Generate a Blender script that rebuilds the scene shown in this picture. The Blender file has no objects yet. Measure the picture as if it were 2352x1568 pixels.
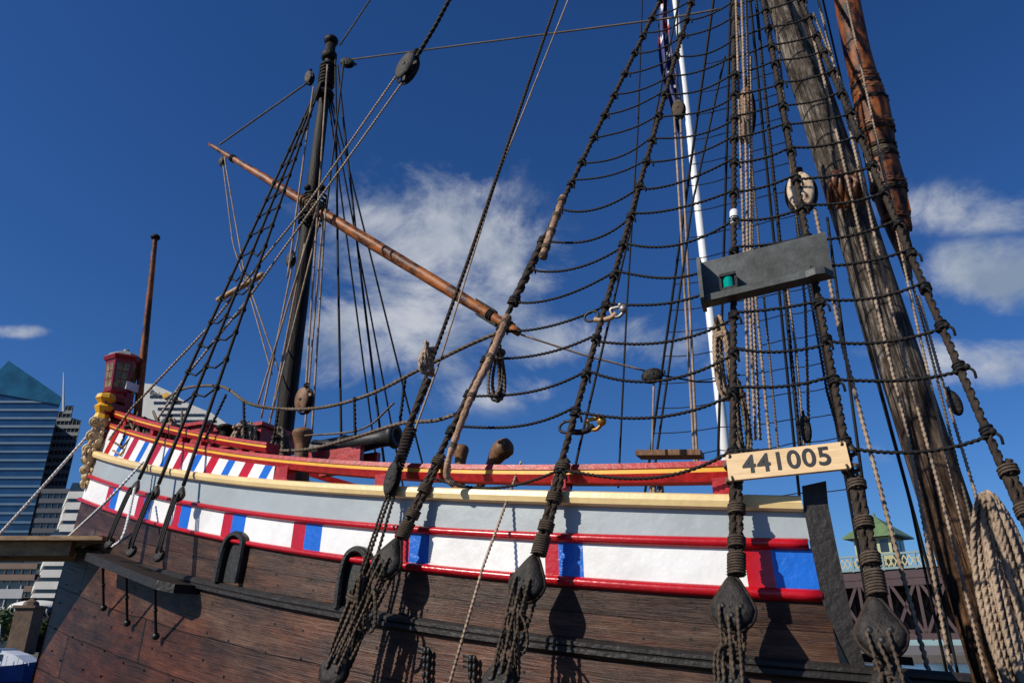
import bpy, math, random
import numpy as np
from mathutils import Vector, Matrix
random.seed(5); rng=np.random.RandomState(5)
F=1690.;CX=1176.;CY=784.;TH=math.radians(22.4);CZ=2.3
ct,st_=math.cos(TH),math.sin(TH)
A3=np.array
def ray(u,v):
    a=(u-CX)/F;b=-(v-CY)/F
    return A3([a,ct-b*st_,st_+b*ct])
def proj(p):
    q=A3(p)-A3([0,0,CZ]);d=q[1]*ct+q[2]*st_
    return (CX+F*q[0]/d, CY-F*(-q[1]*st_+q[2]*ct)/d)
def at(u,v,Y):
    r=ray(u,v);r=r*(Y/r[1]);return r+A3([0,0,CZ])
# ---- ship frame
P0=A3([3.7,6.1,0.]);NA=A3([-.912,.41,0.]);NA/=np.linalg.norm(NA);NN=A3([.41,.912,0.]);NN/=np.linalg.norm(NN)
def cl(u,v,off=0.):
    r=ray(u,v);s=(NN@P0-off)/(NN@r);return r*s+A3([0,0,CZ])
def mirror(p):
    p=A3(p);return p-2*(NN@(p-P0))*NN
def plan(x): return 4.72-.51*x+.04*x*x if x<6.4 else 3.09
def dplan(x): return -.51+.08*x if x<6.4 else 0.
def hn(x):
    d=dplan(x);l=math.hypot(1,d);return A3([d/l,-1/l,0])
def hy(x,z): return plan(x)+.1*z
def hp(x,z,off=0.): return A3([x,hy(x,z),z+CZ])+off*hn(x)
def on_hull(u,v,off=0.):
    r=ray(u,v)
    def g(s):
        x=s*r[0];return s*r[1]-hy(x,s*r[2])+off*math.hypot(1,dplan(x))
    s=1.
    while g(s)<0 and s<30: s+=.05
    lo,hi=s-.05,s
    for _ in range(30):
        m=(lo+hi)/2
        if g(m)<0: lo=m
        else: hi=m
    s=(lo+hi)/2
    return s*r[0],s*r[2],s*r+A3([0,0,CZ])
def zline(pts,deg=3,off=0.):
    xs=[];zs=[]
    for u,v in pts:
        x,z,_=on_hull(u,v,off);xs.append(x);zs.append(z)
    c=np.polyfit(xs,zs,deg);lo,hi=min(xs),max(xs)
    dc=np.polyder(c)
    def f(x):
        if x>hi: return float(np.polyval(c,hi)+(x-hi)*np.polyval(dc,hi))
        if x<lo: return float(np.polyval(c,lo)+(x-lo)*np.polyval(dc,lo))
        return float(np.polyval(c,x))
    return f
# ---- materials
def nodes(name):
    m=bpy.data.materials.new(name);m.use_nodes=True
    return m,m.node_tree,m.node_tree.nodes['Principled BSDF']
def pm(name,col,rough=.6,var=.25,scale=6.,bump=.15,stretch=(1,1,1),col2=None,metal=0.,bscale=None,dirt=0.,spec=.5,coat=0.,det=6.,lo=.32,hi=.68,bd=.02):
    m,nt,b=nodes(name);N=nt.nodes;L=nt.links
    tc=N.new('ShaderNodeTexCoord');mp=N.new('ShaderNodeMapping');mp.inputs['Scale'].default_value=stretch
    L.new(tc.outputs['Object'],mp.inputs['Vector'])
    nz=N.new('ShaderNodeTexNoise');nz.inputs['Scale'].default_value=scale;nz.inputs['Detail'].default_value=det;nz.inputs['Roughness'].default_value=.65
    L.new(mp.outputs[0],nz.inputs['Vector'])
    cr=N.new('ShaderNodeValToRGB');cr.color_ramp.elements[0].position=lo;cr.color_ramp.elements[1].position=hi
    c=A3(col);d=A3(col2) if col2 is not None else c*(1-var)
    cr.color_ramp.elements[0].color=(*d,1);cr.color_ramp.elements[1].color=(*(c if col2 is not None else np.minimum(c*(1+var*.5),1.)),1)
    L.new(nz.outputs['Fac'],cr.inputs[0]);out=cr.outputs[0]
    if dirt>0:
        n2=N.new('ShaderNodeTexNoise');n2.inputs['Scale'].default_value=1.7;n2.inputs['Detail'].default_value=9;n2.inputs['Roughness'].default_value=.75
        L.new(tc.outputs['Object'],n2.inputs['Vector'])
        r2=N.new('ShaderNodeValToRGB');r2.color_ramp.elements[0].position=.36;r2.color_ramp.elements[1].position=.55
        r2.color_ramp.elements[0].color=(1-dirt,1-dirt*1.05,1-dirt*1.15,1);r2.color_ramp.elements[1].color=(1,1,1,1)
        L.new(n2.outputs['Fac'],r2.inputs[0])
        mx=N.new('ShaderNodeMix');mx.data_type='RGBA';mx.blend_type='MULTIPLY';mx.inputs[0].default_value=1
        L.new(out,mx.inputs[6]);L.new(r2.outputs[0],mx.inputs[7]);out=mx.outputs[2]
    L.new(out,b.inputs['Base Color'])
    b.inputs['Roughness'].default_value=rough;b.inputs['Metallic'].default_value=metal
    b.inputs['Specular IOR Level'].default_value=spec;b.inputs['Coat Weight'].default_value=coat;b.inputs['Coat Roughness'].default_value=.15
    if bump>0:
        nb=nz
        if bscale:
            nb=N.new('ShaderNodeTexNoise');nb.inputs['Scale'].default_value=bscale;nb.inputs['Detail'].default_value=5
            L.new(mp.outputs[0],nb.inputs['Vector'])
        bp=N.new('ShaderNodeBump');bp.inputs['Strength'].default_value=bump;bp.inputs['Distance'].default_value=bd
        L.new(nb.outputs['Fac'],bp.inputs['Height']);L.new(bp.outputs[0],b.inputs['Normal'])
    return m
WHITE=pm('white_paint',(.80,.80,.78),.35,.05,5,.25,(1,1,1),bscale=11,dirt=.14)
RED=pm('red_paint',(.48,.006,.014),.26,.15,5,.15,bscale=25,dirt=.15)
REDR=pm('weathered_red_paint',(.50,.012,.012),.4,.2,18,.25,dirt=.25,col2=(.26,.006,.008))
BLUE=pm('blue_paint',(.010,.13,.58),.28,.12,5,.3,bscale=25,dirt=.12)
GREY=pm('grey_paint',(.34,.385,.40),.4,.06,3,.2,bscale=9,dirt=.09)
CREAM=pm('cream_paint',(.78,.58,.27),.4,.07,5,.15,bscale=18,dirt=.14)
YEL=pm('yellow_paint',(.80,.42,.02),.4,.1,8,.1,dirt=.15)
BLACK=pm('tarred_timber',(.022,.019,.017),.48,.4,9,.35,(1,1,1),dirt=.3,bscale=30,spec=.3)
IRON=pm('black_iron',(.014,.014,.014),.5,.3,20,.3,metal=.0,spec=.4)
ROPED=pm('tarred_rope',(.046,.033,.025),.8,.5,30,.4,spec=.2,dirt=.3)
ROPEB=pm('black_rope',(.012,.011,.011),.7,.4,30,.3,spec=.25)
ROPET=pm('manila_rope',(.40,.30,.22),.9,.35,25,.4,spec=.15,dirt=.4)
ROPEG=pm('grey_hemp_rope',(.17,.135,.10),.9,.35,25,.4,spec=.15,dirt=.4)
ROPEL=pm('lanyard_rope',(.10,.075,.056),.9,.4,25,.4,spec=.15,dirt=.4)
ROPEP=pm('leather_chafe',(.46,.30,.21),.9,.3,14,.9,spec=.1,dirt=.5,col2=(.28,.17,.11),bscale=40)
ROPEW=pm('white_mooring_rope',(.6,.6,.6),.8,.2,25,.3)
VARN=pm('varnished_spar',(.34,.105,.020),.5,.4,2.6,.35,(3,3,1.6),col2=(.045,.013,.005),spec=.3,det=10,lo=.42,hi=.58)
VARN2=pm('dark_varnished_spar',(.24,.070,.016),.55,.4,3,.5,(3,3,1.1),col2=(.016,.006,.004),spec=.25,det=11,lo=.43,hi=.60)
DKMAST=pm('black_mast',(.020,.014,.010),.6,.4,4,.7,(6,6,.6),col2=(.004,.0035,.003),spec=.2,lo=.42,hi=.6)
WOODL=pm('pale_wood',(.50,.32,.17),.6,.3,6,.3,(1,5,5),col2=(.30,.17,.08),dirt=.3)
WOODB=pm('brown_wood',(.26,.135,.06),.55,.4,9,.4,(1,4,1),col2=(.08,.035,.018),dirt=.4,spec=.3)
SIGNW=pm('sign_board_wood',(.76,.55,.31),.5,.2,5,.15,(1,1,14),col2=(.62,.41,.20),dirt=.12)
DKGREY=pm('dark_grey_board',(.125,.135,.135),.55,.3,12,.3,dirt=.5,spec=.3,col2=(.08,.087,.087))
DEADM=pm('deadeye_wood',(.040,.033,.028),.6,.45,12,1.,dirt=.6,spec=.3,col2=(.012,.010,.009),lo=.42,hi=.60)
GILT=pm('carved_cream_paint',(.62,.46,.24),.5,.25,14,.5,dirt=.5)
LRED=pm('lantern_maroon',(.25,.008,.014),.35,.2,9,.1,dirt=.2)
def mastmat():
    m,nt,b=nodes('weathered_mast');N=nt.nodes;L=nt.links
    tc=N.new('ShaderNodeTexCoord')
    def noise(sc,s,det,ro=.7,dis=0.):
        mp=N.new('ShaderNodeMapping');mp.inputs['Scale'].default_value=sc;L.new(tc.outputs['Object'],mp.inputs[0])
        n=N.new('ShaderNodeTexNoise');n.inputs['Scale'].default_value=s;n.inputs['Detail'].default_value=det;n.inputs['Roughness'].default_value=ro;n.inputs['Distortion'].default_value=dis;L.new(mp.outputs[0],n.inputs['Vector']);return n
    n1=noise((9,9,1.0),2.4,12,.78,.3);n2=noise((2.6,2.6,1.5),2.2,10,.75);n3=noise((14,14,.38),2.8,5,.55,.5)
    r1=N.new('ShaderNodeValToRGB');e=r1.color_ramp.elements;e[0].position=.38;e[0].color=(.020,.015,.012,1);e[1].position=.64;e[1].color=(.34,.30,.25,1)
    k=e.new(.5);k.color=(.095,.075,.058,1);L.new(n1.outputs['Fac'],r1.inputs[0])
    r2=N.new('ShaderNodeValToRGB');e=r2.color_ramp.elements;e[0].position=.39;e[0].color=(.018,.011,.007,1);e[1].position=.64;e[1].color=(.21,.105,.048,1)
    L.new(n1.outputs['Fac'],r2.inputs[0])
    sx=N.new('ShaderNodeSeparateXYZ');L.new(tc.outputs['Object'],sx.inputs[0])
    mr=N.new('ShaderNodeMapRange');mr.inputs[1].default_value=4.0;mr.inputs[2].default_value=2.2;L.new(sx.outputs['Z'],mr.inputs[0])
    mx=N.new('ShaderNodeMix');mx.data_type='RGBA';L.new(mr.outputs[0],mx.inputs[0]);L.new(r1.outputs[0],mx.inputs[6]);L.new(r2.outputs[0],mx.inputs[7])
    r3=N.new('ShaderNodeValToRGB');r3.color_ramp.elements[0].position=.42;r3.color_ramp.elements[1].position=.55;r3.color_ramp.elements[0].color=(.36,.33,.31,1);r3.color_ramp.elements[1].color=(1.1,1.1,1.1,1)
    L.new(n2.outputs['Fac'],r3.inputs[0])
    r4=N.new('ShaderNodeValToRGB');r4.color_ramp.elements[0].position=.35;r4.color_ramp.elements[1].position=.40;r4.color_ramp.elements[0].color=(.10,.09,.08,1);r4.color_ramp.elements[1].color=(1,1,1,1)
    L.new(n3.outputs['Fac'],r4.inputs[0])
    o=mx.outputs[2]
    for q in (r3,r4):
        m2=N.new('ShaderNodeMix');m2.data_type='RGBA';m2.blend_type='MULTIPLY';m2.inputs[0].default_value=1;L.new(o,m2.inputs[6]);L.new(q.outputs[0],m2.inputs[7]);o=m2.outputs[2]
    L.new(o,b.inputs['Base Color']);b.inputs['Roughness'].default_value=.8;b.inputs['Specular IOR Level'].default_value=.2
    ad=N.new('ShaderNodeMath');ad.operation='MULTIPLY_ADD';ad.inputs[1].default_value=.5;L.new(r4.outputs[0],ad.inputs[0]);L.new(n1.outputs['Fac'],ad.inputs[2])
    bp=N.new('ShaderNodeBump');bp.inputs['Strength'].default_value=.8;bp.inputs['Distance'].default_value=.035;L.new(ad.outputs[0],bp.inputs['Height']);L.new(bp.outputs[0],b.inputs['Normal'])
    return m
MAST=mastmat()
def hullmat():
    m,nt,b=nodes('hull_planking');N=nt.nodes;L=nt.links
    uv=N.new('ShaderNodeUVMap')
    nw=N.new('ShaderNodeTexNoise');nw.inputs['Scale'].default_value=1.3;nw.inputs['Detail'].default_value=3;L.new(uv.outputs[0],nw.inputs['Vector'])
    sb=N.new('ShaderNodeVectorMath');sb.operation='SUBTRACT';sb.inputs[1].default_value=(.5,.5,.5);L.new(nw.outputs['Color'],sb.inputs[0])
    scl=N.new('ShaderNodeVectorMath');scl.operation='MULTIPLY';scl.inputs[1].default_value=(.0,.16,0);L.new(sb.outputs[0],scl.inputs[0])
    av=N.new('ShaderNodeVectorMath');av.operation='ADD';L.new(uv.outputs[0],av.inputs[0]);L.new(scl.outputs[0],av.inputs[1])
    br=N.new('ShaderNodeTexBrick');br.inputs['Scale'].default_value=1;br.inputs['Brick Width'].default_value=3.7;br.inputs['Row Height'].default_value=1
    br.inputs['Mortar Size'].default_value=.014;br.inputs['Mortar Smooth'].default_value=.6;br.inputs['Color1'].default_value=(.5,.42,.38,1);br.inputs['Color2'].default_value=(1.,1.,1.,1);br.inputs['Mortar'].default_value=(.0,.0,.0,1)
    br.offset=.37
    L.new(av.outputs[0],br.inputs['Vector'])
    def noise(sc,s,det,ro,dis=0.):
        mp=N.new('ShaderNodeMapping');mp.inputs['Scale'].default_value=sc;L.new(uv.outputs[0],mp.inputs[0])
        n=N.new('ShaderNodeTexNoise');n.inputs['Scale'].default_value=s;n.inputs['Detail'].default_value=det;n.inputs['Roughness'].default_value=ro;n.inputs['Distortion'].default_value=dis;L.new(mp.outputs[0],n.inputs['Vector']);return n
    n1=noise((.9,.8,1),2.2,13,.76,.2);n3=noise((.7,5,1),4,10,.6,.8);n4=noise((1.,.7,1),1.1,3,.5)
    r1=N.new('ShaderNodeValToRGB');e=r1.color_ramp.elements;e[0].position=.34;e[0].color=(.010,.006,.005,1);e[1].position=.70;e[1].color=(.155,.095,.060,1);k=e.new(.5);k.color=(.066,.033,.019,1)
    L.new(n1.outputs['Fac'],r1.inputs[0])
    r3=N.new('ShaderNodeValToRGB');r3.color_ramp.elements[0].position=.33;r3.color_ramp.elements[0].color=(.22,.20,.19,1);r3.color_ramp.elements[1].position=.42;r3.color_ramp.elements[1].color=(1,1,1,1)
    L.new(n3.outputs['Fac'],r3.inputs[0])
    # warm brown <-> weathered grey areas
    r4=N.new('ShaderNodeValToRGB');r4.color_ramp.elements[0].position=.40;r4.color_ramp.elements[0].color=(1.05,.72,.55,1);r4.color_ramp.elements[1].position=.60;r4.color_ramp.elements[1].color=(.85,.87,.92,1)
    L.new(n4.outputs['Fac'],r4.inputs[0])
    # lower planks warmer
    sp=N.new('ShaderNodeSeparateXYZ');L.new(uv.outputs[0],sp.inputs[0])
    mr=N.new('ShaderNodeMapRange');mr.inputs[1].default_value=-2.5;mr.inputs[2].default_value=-6;L.new(sp.outputs['Y'],mr.inputs[0])
    wm=N.new('ShaderNodeMix');wm.data_type='RGBA';wm.inputs[6].default_value=(1,1,1,1);wm.inputs[7].default_value=(1.15,.78,.58,1);L.new(mr.outputs[0],wm.inputs[0])
    def mul(a,c):
        x=N.new('ShaderNodeMix');x.data_type='RGBA';x.blend_type='MULTIPLY';x.inputs[0].default_value=1;L.new(a,x.inputs[6]);L.new(c,x.inputs[7]);return x.outputs[2]
    o=mul(mul(mul(mul(r1.outputs[0],r3.outputs[0]),br.outputs['Color']),r4.outputs[0]),wm.outputs[2])
    L.new(o,b.inputs['Base Color']);b.inputs['Roughness'].default_value=.45;b.inputs['Specular IOR Level'].default_value=.28
    inv=N.new('ShaderNodeMath');inv.operation='MULTIPLY_ADD';inv.inputs[1].default_value=-3.;L.new(br.outputs['Fac'],inv.inputs[0]);L.new(n3.outputs['Fac'],inv.inputs[2])
    bp=N.new('ShaderNodeBump');bp.inputs['Strength'].default_value=.6;bp.inputs['Distance'].default_value=.012;L.new(inv.outputs[0],bp.inputs['Height']);L.new(bp.outputs[0],b.inputs['Normal'])
    return m
HULL=hullmat()
# ---- mesh builder
PM={}
class MB:
    def __init__(s): s.V=[];s.F=[];s.M=[];s.n=0
    def add(s,V,Fc,m=0):
        V=np.asarray(V,float).reshape(-1,3);s.V.append(V)
        o=s.n
        for f in Fc: s.F.append([i+o for i in f]);s.M.append(m)
        s.n+=len(V)
    def build(s,name,mats,parent=None,smooth=False,frame=None):
        V=np.vstack(s.V)
        if frame is not None:
            Mi=np.array(frame.inverted());V=(Mi[:3,:3]@V.T).T+Mi[:3,3]
        me=bpy.data.meshes.new(name);me.from_pydata(V.tolist(),[],s.F);me.update()
        for m in mats: me.materials.append(m)
        me.polygons.foreach_set('material_index',s.M)
        if smooth: me.polygons.foreach_set('use_smooth',[True]*len(s.F))
        ob=bpy.data.objects.new(name,me);bpy.context.scene.collection.objects.link(ob)
        if frame is not None: ob.matrix_basis=frame
        setp(ob,parent);return ob
def setp(ob,parent):
    if parent is not None:
        ob.parent=parent
        ob.matrix_parent_inverse=PM[parent.name].inverted()
    PM[ob.name]=ob.matrix_basis.copy()
def tag(ob,label,cat,group=None,kind=None):
    ob['label']=label;ob['category']=cat
    if group: ob['group']=group
    if kind: ob['kind']=kind
    return ob
def empty(name,loc,label,cat,group=None):
    e=bpy.data.objects.new(name,None);e.empty_display_size=.2;e.location=Vector([float(q) for q in loc]);bpy.context.scene.collection.objects.link(e)
    PM[e.name]=Matrix.Translation(e.location);tag(e,label,cat,group);return e
def unit(v): v=A3(v,dtype=float);return v/(np.linalg.norm(v)+1e-12)
def rs(P,step):
    P=np.asarray(P,float);d=np.r_[0,np.cumsum(np.linalg.norm(np.diff(P,axis=0),axis=1))]
    n=max(2,int(d[-1]/step)+1);t=np.linspace(0,d[-1],n)
    return np.stack([np.interp(t,d,P[:,i]) for i in range(3)],1),t,d[-1]
def catm(P,k=10):
    P=np.asarray(P,float)
    if len(P)<3: return P
    Q=np.vstack([2*P[0]-P[1],P,2*P[-1]-P[-2]]);o=[]
    for i in range(1,len(Q)-2):
        for j in range(k):
            t=j/k;a,b,c,d=Q[i-1],Q[i],Q[i+1],Q[i+2]
            o.append(.5*((2*b)+(-a+c)*t+(2*a-5*b+4*c-d)*t*t+(-a+3*b-3*c+d)*t**3))
    o.append(Q[-2]);return A3(o)
def sweep(mb,P,r,sides=6,lobed=False,m=0,ref=None,closed=False,caps=True,phase=0.):
    P=np.asarray(P,float);n=len(P)
    if closed: T=np.roll(P,-1,0)-np.roll(P,1,0)
    else:
        T=np.empty_like(P);T[1:-1]=P[2:]-P[:-2];T[0]=P[1]-P[0];T[-1]=P[-1]-P[-2]
    T/=np.linalg.norm(T,axis=1)[:,None]+1e-12
    if ref is None:
        c=unit(P[-1]-P[0]) if not closed else T[0]
        k=int(np.argmin(np.abs(c)));ref=np.zeros(3);ref[k]=1
    Nn=np.cross(T,ref);Nn/=np.linalg.norm(Nn,axis=1)[:,None]+1e-12
    B=np.cross(T,Nn)
    R=np.broadcast_to(np.asarray(r,float),(n,))
    th=np.arange(sides)*2*math.pi/sides
    if lobed:
        s=np.r_[0,np.cumsum(np.linalg.norm(np.diff(P,axis=0),axis=1))]
        lay=8.5*float(np.mean(R));ph=s/lay*2*math.pi+phase
        if sides==6: prof=A3([1.08,.66]*3)
        else: prof=A3([.64,1.04,1.04]*3)
    else: ph=np.zeros(n);prof=np.ones(sides)
    ang=th[None,:]+ph[:,None]
    V=P[:,None,:]+(R[:,None]*prof[None,:])[:,:,None]*(np.cos(ang)[:,:,None]*Nn[:,None,:]+np.sin(ang)[:,:,None]*B[:,None,:])
    Fc=[]
    rr=n if closed else n-1
    for i in range(rr):
        a=i*sides;b=((i+1)%n)*sides
        for j in range(sides):
            k=(j+1)%sides;Fc.append((a+j,a+k,b+k,b+j))
    if caps and not closed:
        Fc.append(tuple(range(sides-1,-1,-1)));Fc.append(tuple((n-1)*sides+j for j in range(sides)))
    mb.add(V.reshape(-1,3),Fc,m)
def addrope(mb,P,r,lobed=True,m=0,step=None,ref=None):
    st=step or (r*.95 if lobed else .15)
    Q,_,_=rs(P,st)
    sweep(mb,Q,r,(9 if r>.015 else 6) if lobed else 6,lobed,m,ref)
def rope(name,P,r,mat,parent,lobed=True,step=None):
    mb=MB();addrope(mb,P,r,lobed,0,step);return mb.build(name,[mat],parent,True)
def sag(a,b,s,n=12,skew=0.):
    a=A3(a);b=A3(b);t=np.linspace(0,1,n)[:,None];P=a+(b-a)*t;tt=t[:,0]**(1+skew);P[:,2]-=s*4*(tt*(1-tt));return P
def coil(mb,a,b,R,r,m=0,turns=None,sides=5):
    a=A3(a);b=A3(b);L=np.linalg.norm(b-a);ax=(b-a)/L
    if turns is None: turns=max(2,int(L/(2*r)))
    k=int(np.argmin(np.abs(ax)));q=np.zeros(3);q[k]=1;e1=unit(np.cross(ax,q));e2=np.cross(ax,e1)
    n=turns*10;t=np.linspace(0,1,n);an=t*turns*2*math.pi
    RR=np.broadcast_to(np.asarray(R if np.ndim(R)==0 else np.interp(t,np.linspace(0,1,len(R)),R)),(n,))
    P=a+ax*(t*L)[:,None]+RR[:,None]*(np.cos(an)[:,None]*e1+np.sin(an)[:,None]*e2)
    sweep(mb,P,r,sides,False,m,ref=ax)
def boxo(mb,c,ex,ey,ez,hx,hy_,hz,m=0):
    c=A3(c);ex=unit(ex)*hx;ey=unit(ey)*hy_;ez=unit(ez)*hz
    V=[c+sx*ex+sy*ey+sz*ez for sz in(-1,1) for sy in(-1,1) for sx in(-1,1)]
    mb.add(V,[(0,2,3,1),(4,5,7,6),(0,1,5,4),(2,6,7,3),(1,3,7,5),(0,4,6,2)],m)
X_,Y_,Z_=A3([1.,0,0]),A3([0,1.,0]),A3([0,0,1.])
def box(mb,x0,x1,y0,y1,z0,z1,m=0): boxo(mb,[(x0+x1)/2,(y0+y1)/2,(z0+z1)/2],X_,Y_,Z_,(x1-x0)/2,(y1-y0)/2,(z1-z0)/2,m)
def prism(mb,poly,ext,m=0):
    poly=[A3(p,dtype=float) for p in poly];n=len(poly);ext=A3(ext)
    V=poly+[p+ext for p in poly]
    mb.add(V,[tuple(range(n-1,-1,-1)),tuple(range(n,2*n))]+[(i,(i+1)%n,n+(i+1)%n,n+i) for i in range(n)],m)
def lathe(mb,c,ax,prof,sides=16,m=0,sx=1.,e1=None,sy=1.):
    c=A3(c);ax=unit(ax)
    if e1 is None:
        k=int(np.argmin(np.abs(ax)));q=np.zeros(3);q[k]=1;e1=unit(np.cross(ax,q))
    e1=unit(e1-ax*(A3(e1)@ax));e2=np.cross(ax,e1)
    V=[];
    for (h,r) in prof:
        for j in range(sides):
            t=2*math.pi*j/sides;V.append(c+ax*h+r*(sx*math.cos(t)*e1+sy*math.sin(t)*e2))
    n=len(prof);Fc=[(i*sides+j,i*sides+(j+1)%sides,(i+1)*sides+(j+1)%sides,(i+1)*sides+j) for i in range(n-1) for j in range(sides)]
    Fc+=[tuple(range(sides-1,-1,-1)),tuple((n-1)*sides+j for j in range(sides))]
    mb.add(V,Fc,m)
def sph(mb,c,r,m=0,sx=1.,sz=1.,ax=Z_,sy=1.,e1=None,sides=12,rings=8):
    pr=[(-r*sz*math.cos(math.pi*i/rings),max(r*math.sin(math.pi*i/rings),1e-4)) for i in range(rings+1)]
    lathe(mb,c,ax,pr,sides,m,sx,e1,sy)
def spar(name,a,b,prof,mat,parent,sides=24,wob=.02):
    a=Vector([float(q) for q in a]);b=Vector([float(q) for q in b]);L=(b-a).length;q=(b-a).to_track_quat('Z','Y')
    fr=Matrix.Translation(a)@q.to_matrix().to_4x4();n=90;V=[]
    ts=np.linspace(0,1,n);rr=np.interp(ts,[p[0] for p in prof],[p[1] for p in prof])
    for i in range(n):
        for j in range(sides):
            t=2*math.pi*j/sides;r=rr[i]*(1+wob*math.sin(3*t+ts[i]*9)+wob*.6*math.sin(7*t-ts[i]*21)+wob*.3*math.sin(ts[i]*70+2*t));V.append((r*math.cos(t),r*math.sin(t),float(ts[i]*L)))
    Fc=[(i*sides+j,i*sides+(j+1)%sides,(i+1)*sides+(j+1)%sides,(i+1)*sides+j) for i in range(n-1) for j in range(sides)]
    Fc+=[tuple(range(sides-1,-1,-1)),tuple((n-1)*sides+j for j in range(sides))]
    me=bpy.data.meshes.new(name);me.from_pydata([list(map(float,v)) for v in V],[],[list(f) for f in Fc])
    me.materials.append(mat);me.polygons.foreach_set('use_smooth',[True]*len(Fc))
    ob=bpy.data.objects.new(name,me);bpy.context.scene.collection.objects.link(ob);ob.matrix_basis=fr;setp(ob,parent);return ob
def textmesh(s,size,mat,origin,ex,ey,name,parent,bold=.0,ext=.002,align='CENTER',sx=1.):
    cu=bpy.data.curves.new('txt','FONT');cu.body=s;cu.size=size;cu.offset=bold;cu.extrude=ext;cu.align_x=align;cu.align_y='CENTER'
    cu.space_character=1.08
    o=bpy.data.objects.new('txt',cu);bpy.context.scene.collection.objects.link(o);bpy.context.view_layer.update()
    dg=bpy.context.evaluated_depsgraph_get();me=bpy.data.meshes.new_from_object(o.evaluated_get(dg));bpy.data.objects.remove(o)
    for v in me.vertices: v.co.x*=sx
    me.name=name;me.materials.clear();me.materials.append(mat)
    ob=bpy.data.objects.new(name,me);bpy.context.scene.collection.objects.link(ob)
    ex=unit(ex);ey=A3(ey);ey=unit(ey-ex*(ey@ex));ez=np.cross(ex,ey)
    M=Matrix(((ex[0],ey[0],ez[0],origin[0]),(ex[1],ey[1],ez[1],origin[1]),(ex[2],ey[2],ez[2],origin[2]),(0,0,0,1)))
    ob.matrix_basis=M;setp(ob,parent);return ob

# =================== SHIP ===================
ship=empty('sailing_ship',(-.2,7.4,0),'old wooden sailing ship with striped painted topsides moored at wharf','ship')
creamT=zline([(230,1038),(320,1060),(480,1088),(640,1103),(870,1115),(1100,1121),(1290,1129),(1500,1133),(1670,1136),(1840,1140)])
creamB=zline([(230,1054),(320,1079),(480,1108),(640,1125),(870,1140),(1100,1150),(1290,1163),(1500,1169),(1670,1172),(1840,1173)])
r1T=zline([(215,1091),(340,1130),(460,1155),(700,1184),(980,1207),(1290,1225),(1650,1233),(1855,1235)])
r1B=zline([(215,1102),(340,1142),(460,1168),(700,1199),(980,1225),(1290,1250),(1650,1258),(1855,1262)])
r2T=zline([(205,1150),(330,1187),(480,1225),(570,1243),(760,1268),(960,1291),(1290,1321),(1640,1343),(1885,1353)])
r2B=zline([(205,1160),(330,1198),(480,1238),(570,1257),(760,1284),(960,1311),(1290,1348),(1640,1370),(1885,1384)])
wT=zline([(230,1262),(420,1322),(760,1388),(1100,1430),(1500,1480),(1900,1525)],2)
wB=zline([(230,1284),(420,1350),(760,1420),(1100,1468),(1500,1520),(1900,1570)],2)
railT=zline([(1668,1055),(1300,1062),(1000,1060),(700,1052),(560,1038),(450,1018),(340,995),(250,972)],3)
railB=zline([(1668,1103),(1300,1103),(1000,1097),(700,1084),(560,1065),(450,1042),(340,1016),(250,988)],3)
poopT=zline([(250,938),(330,962),(430,985),(520,1002),(600,1012)],2)
xs0=on_hull(212,1060)[0];xe=on_hull(1868,1260)[0]
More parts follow.
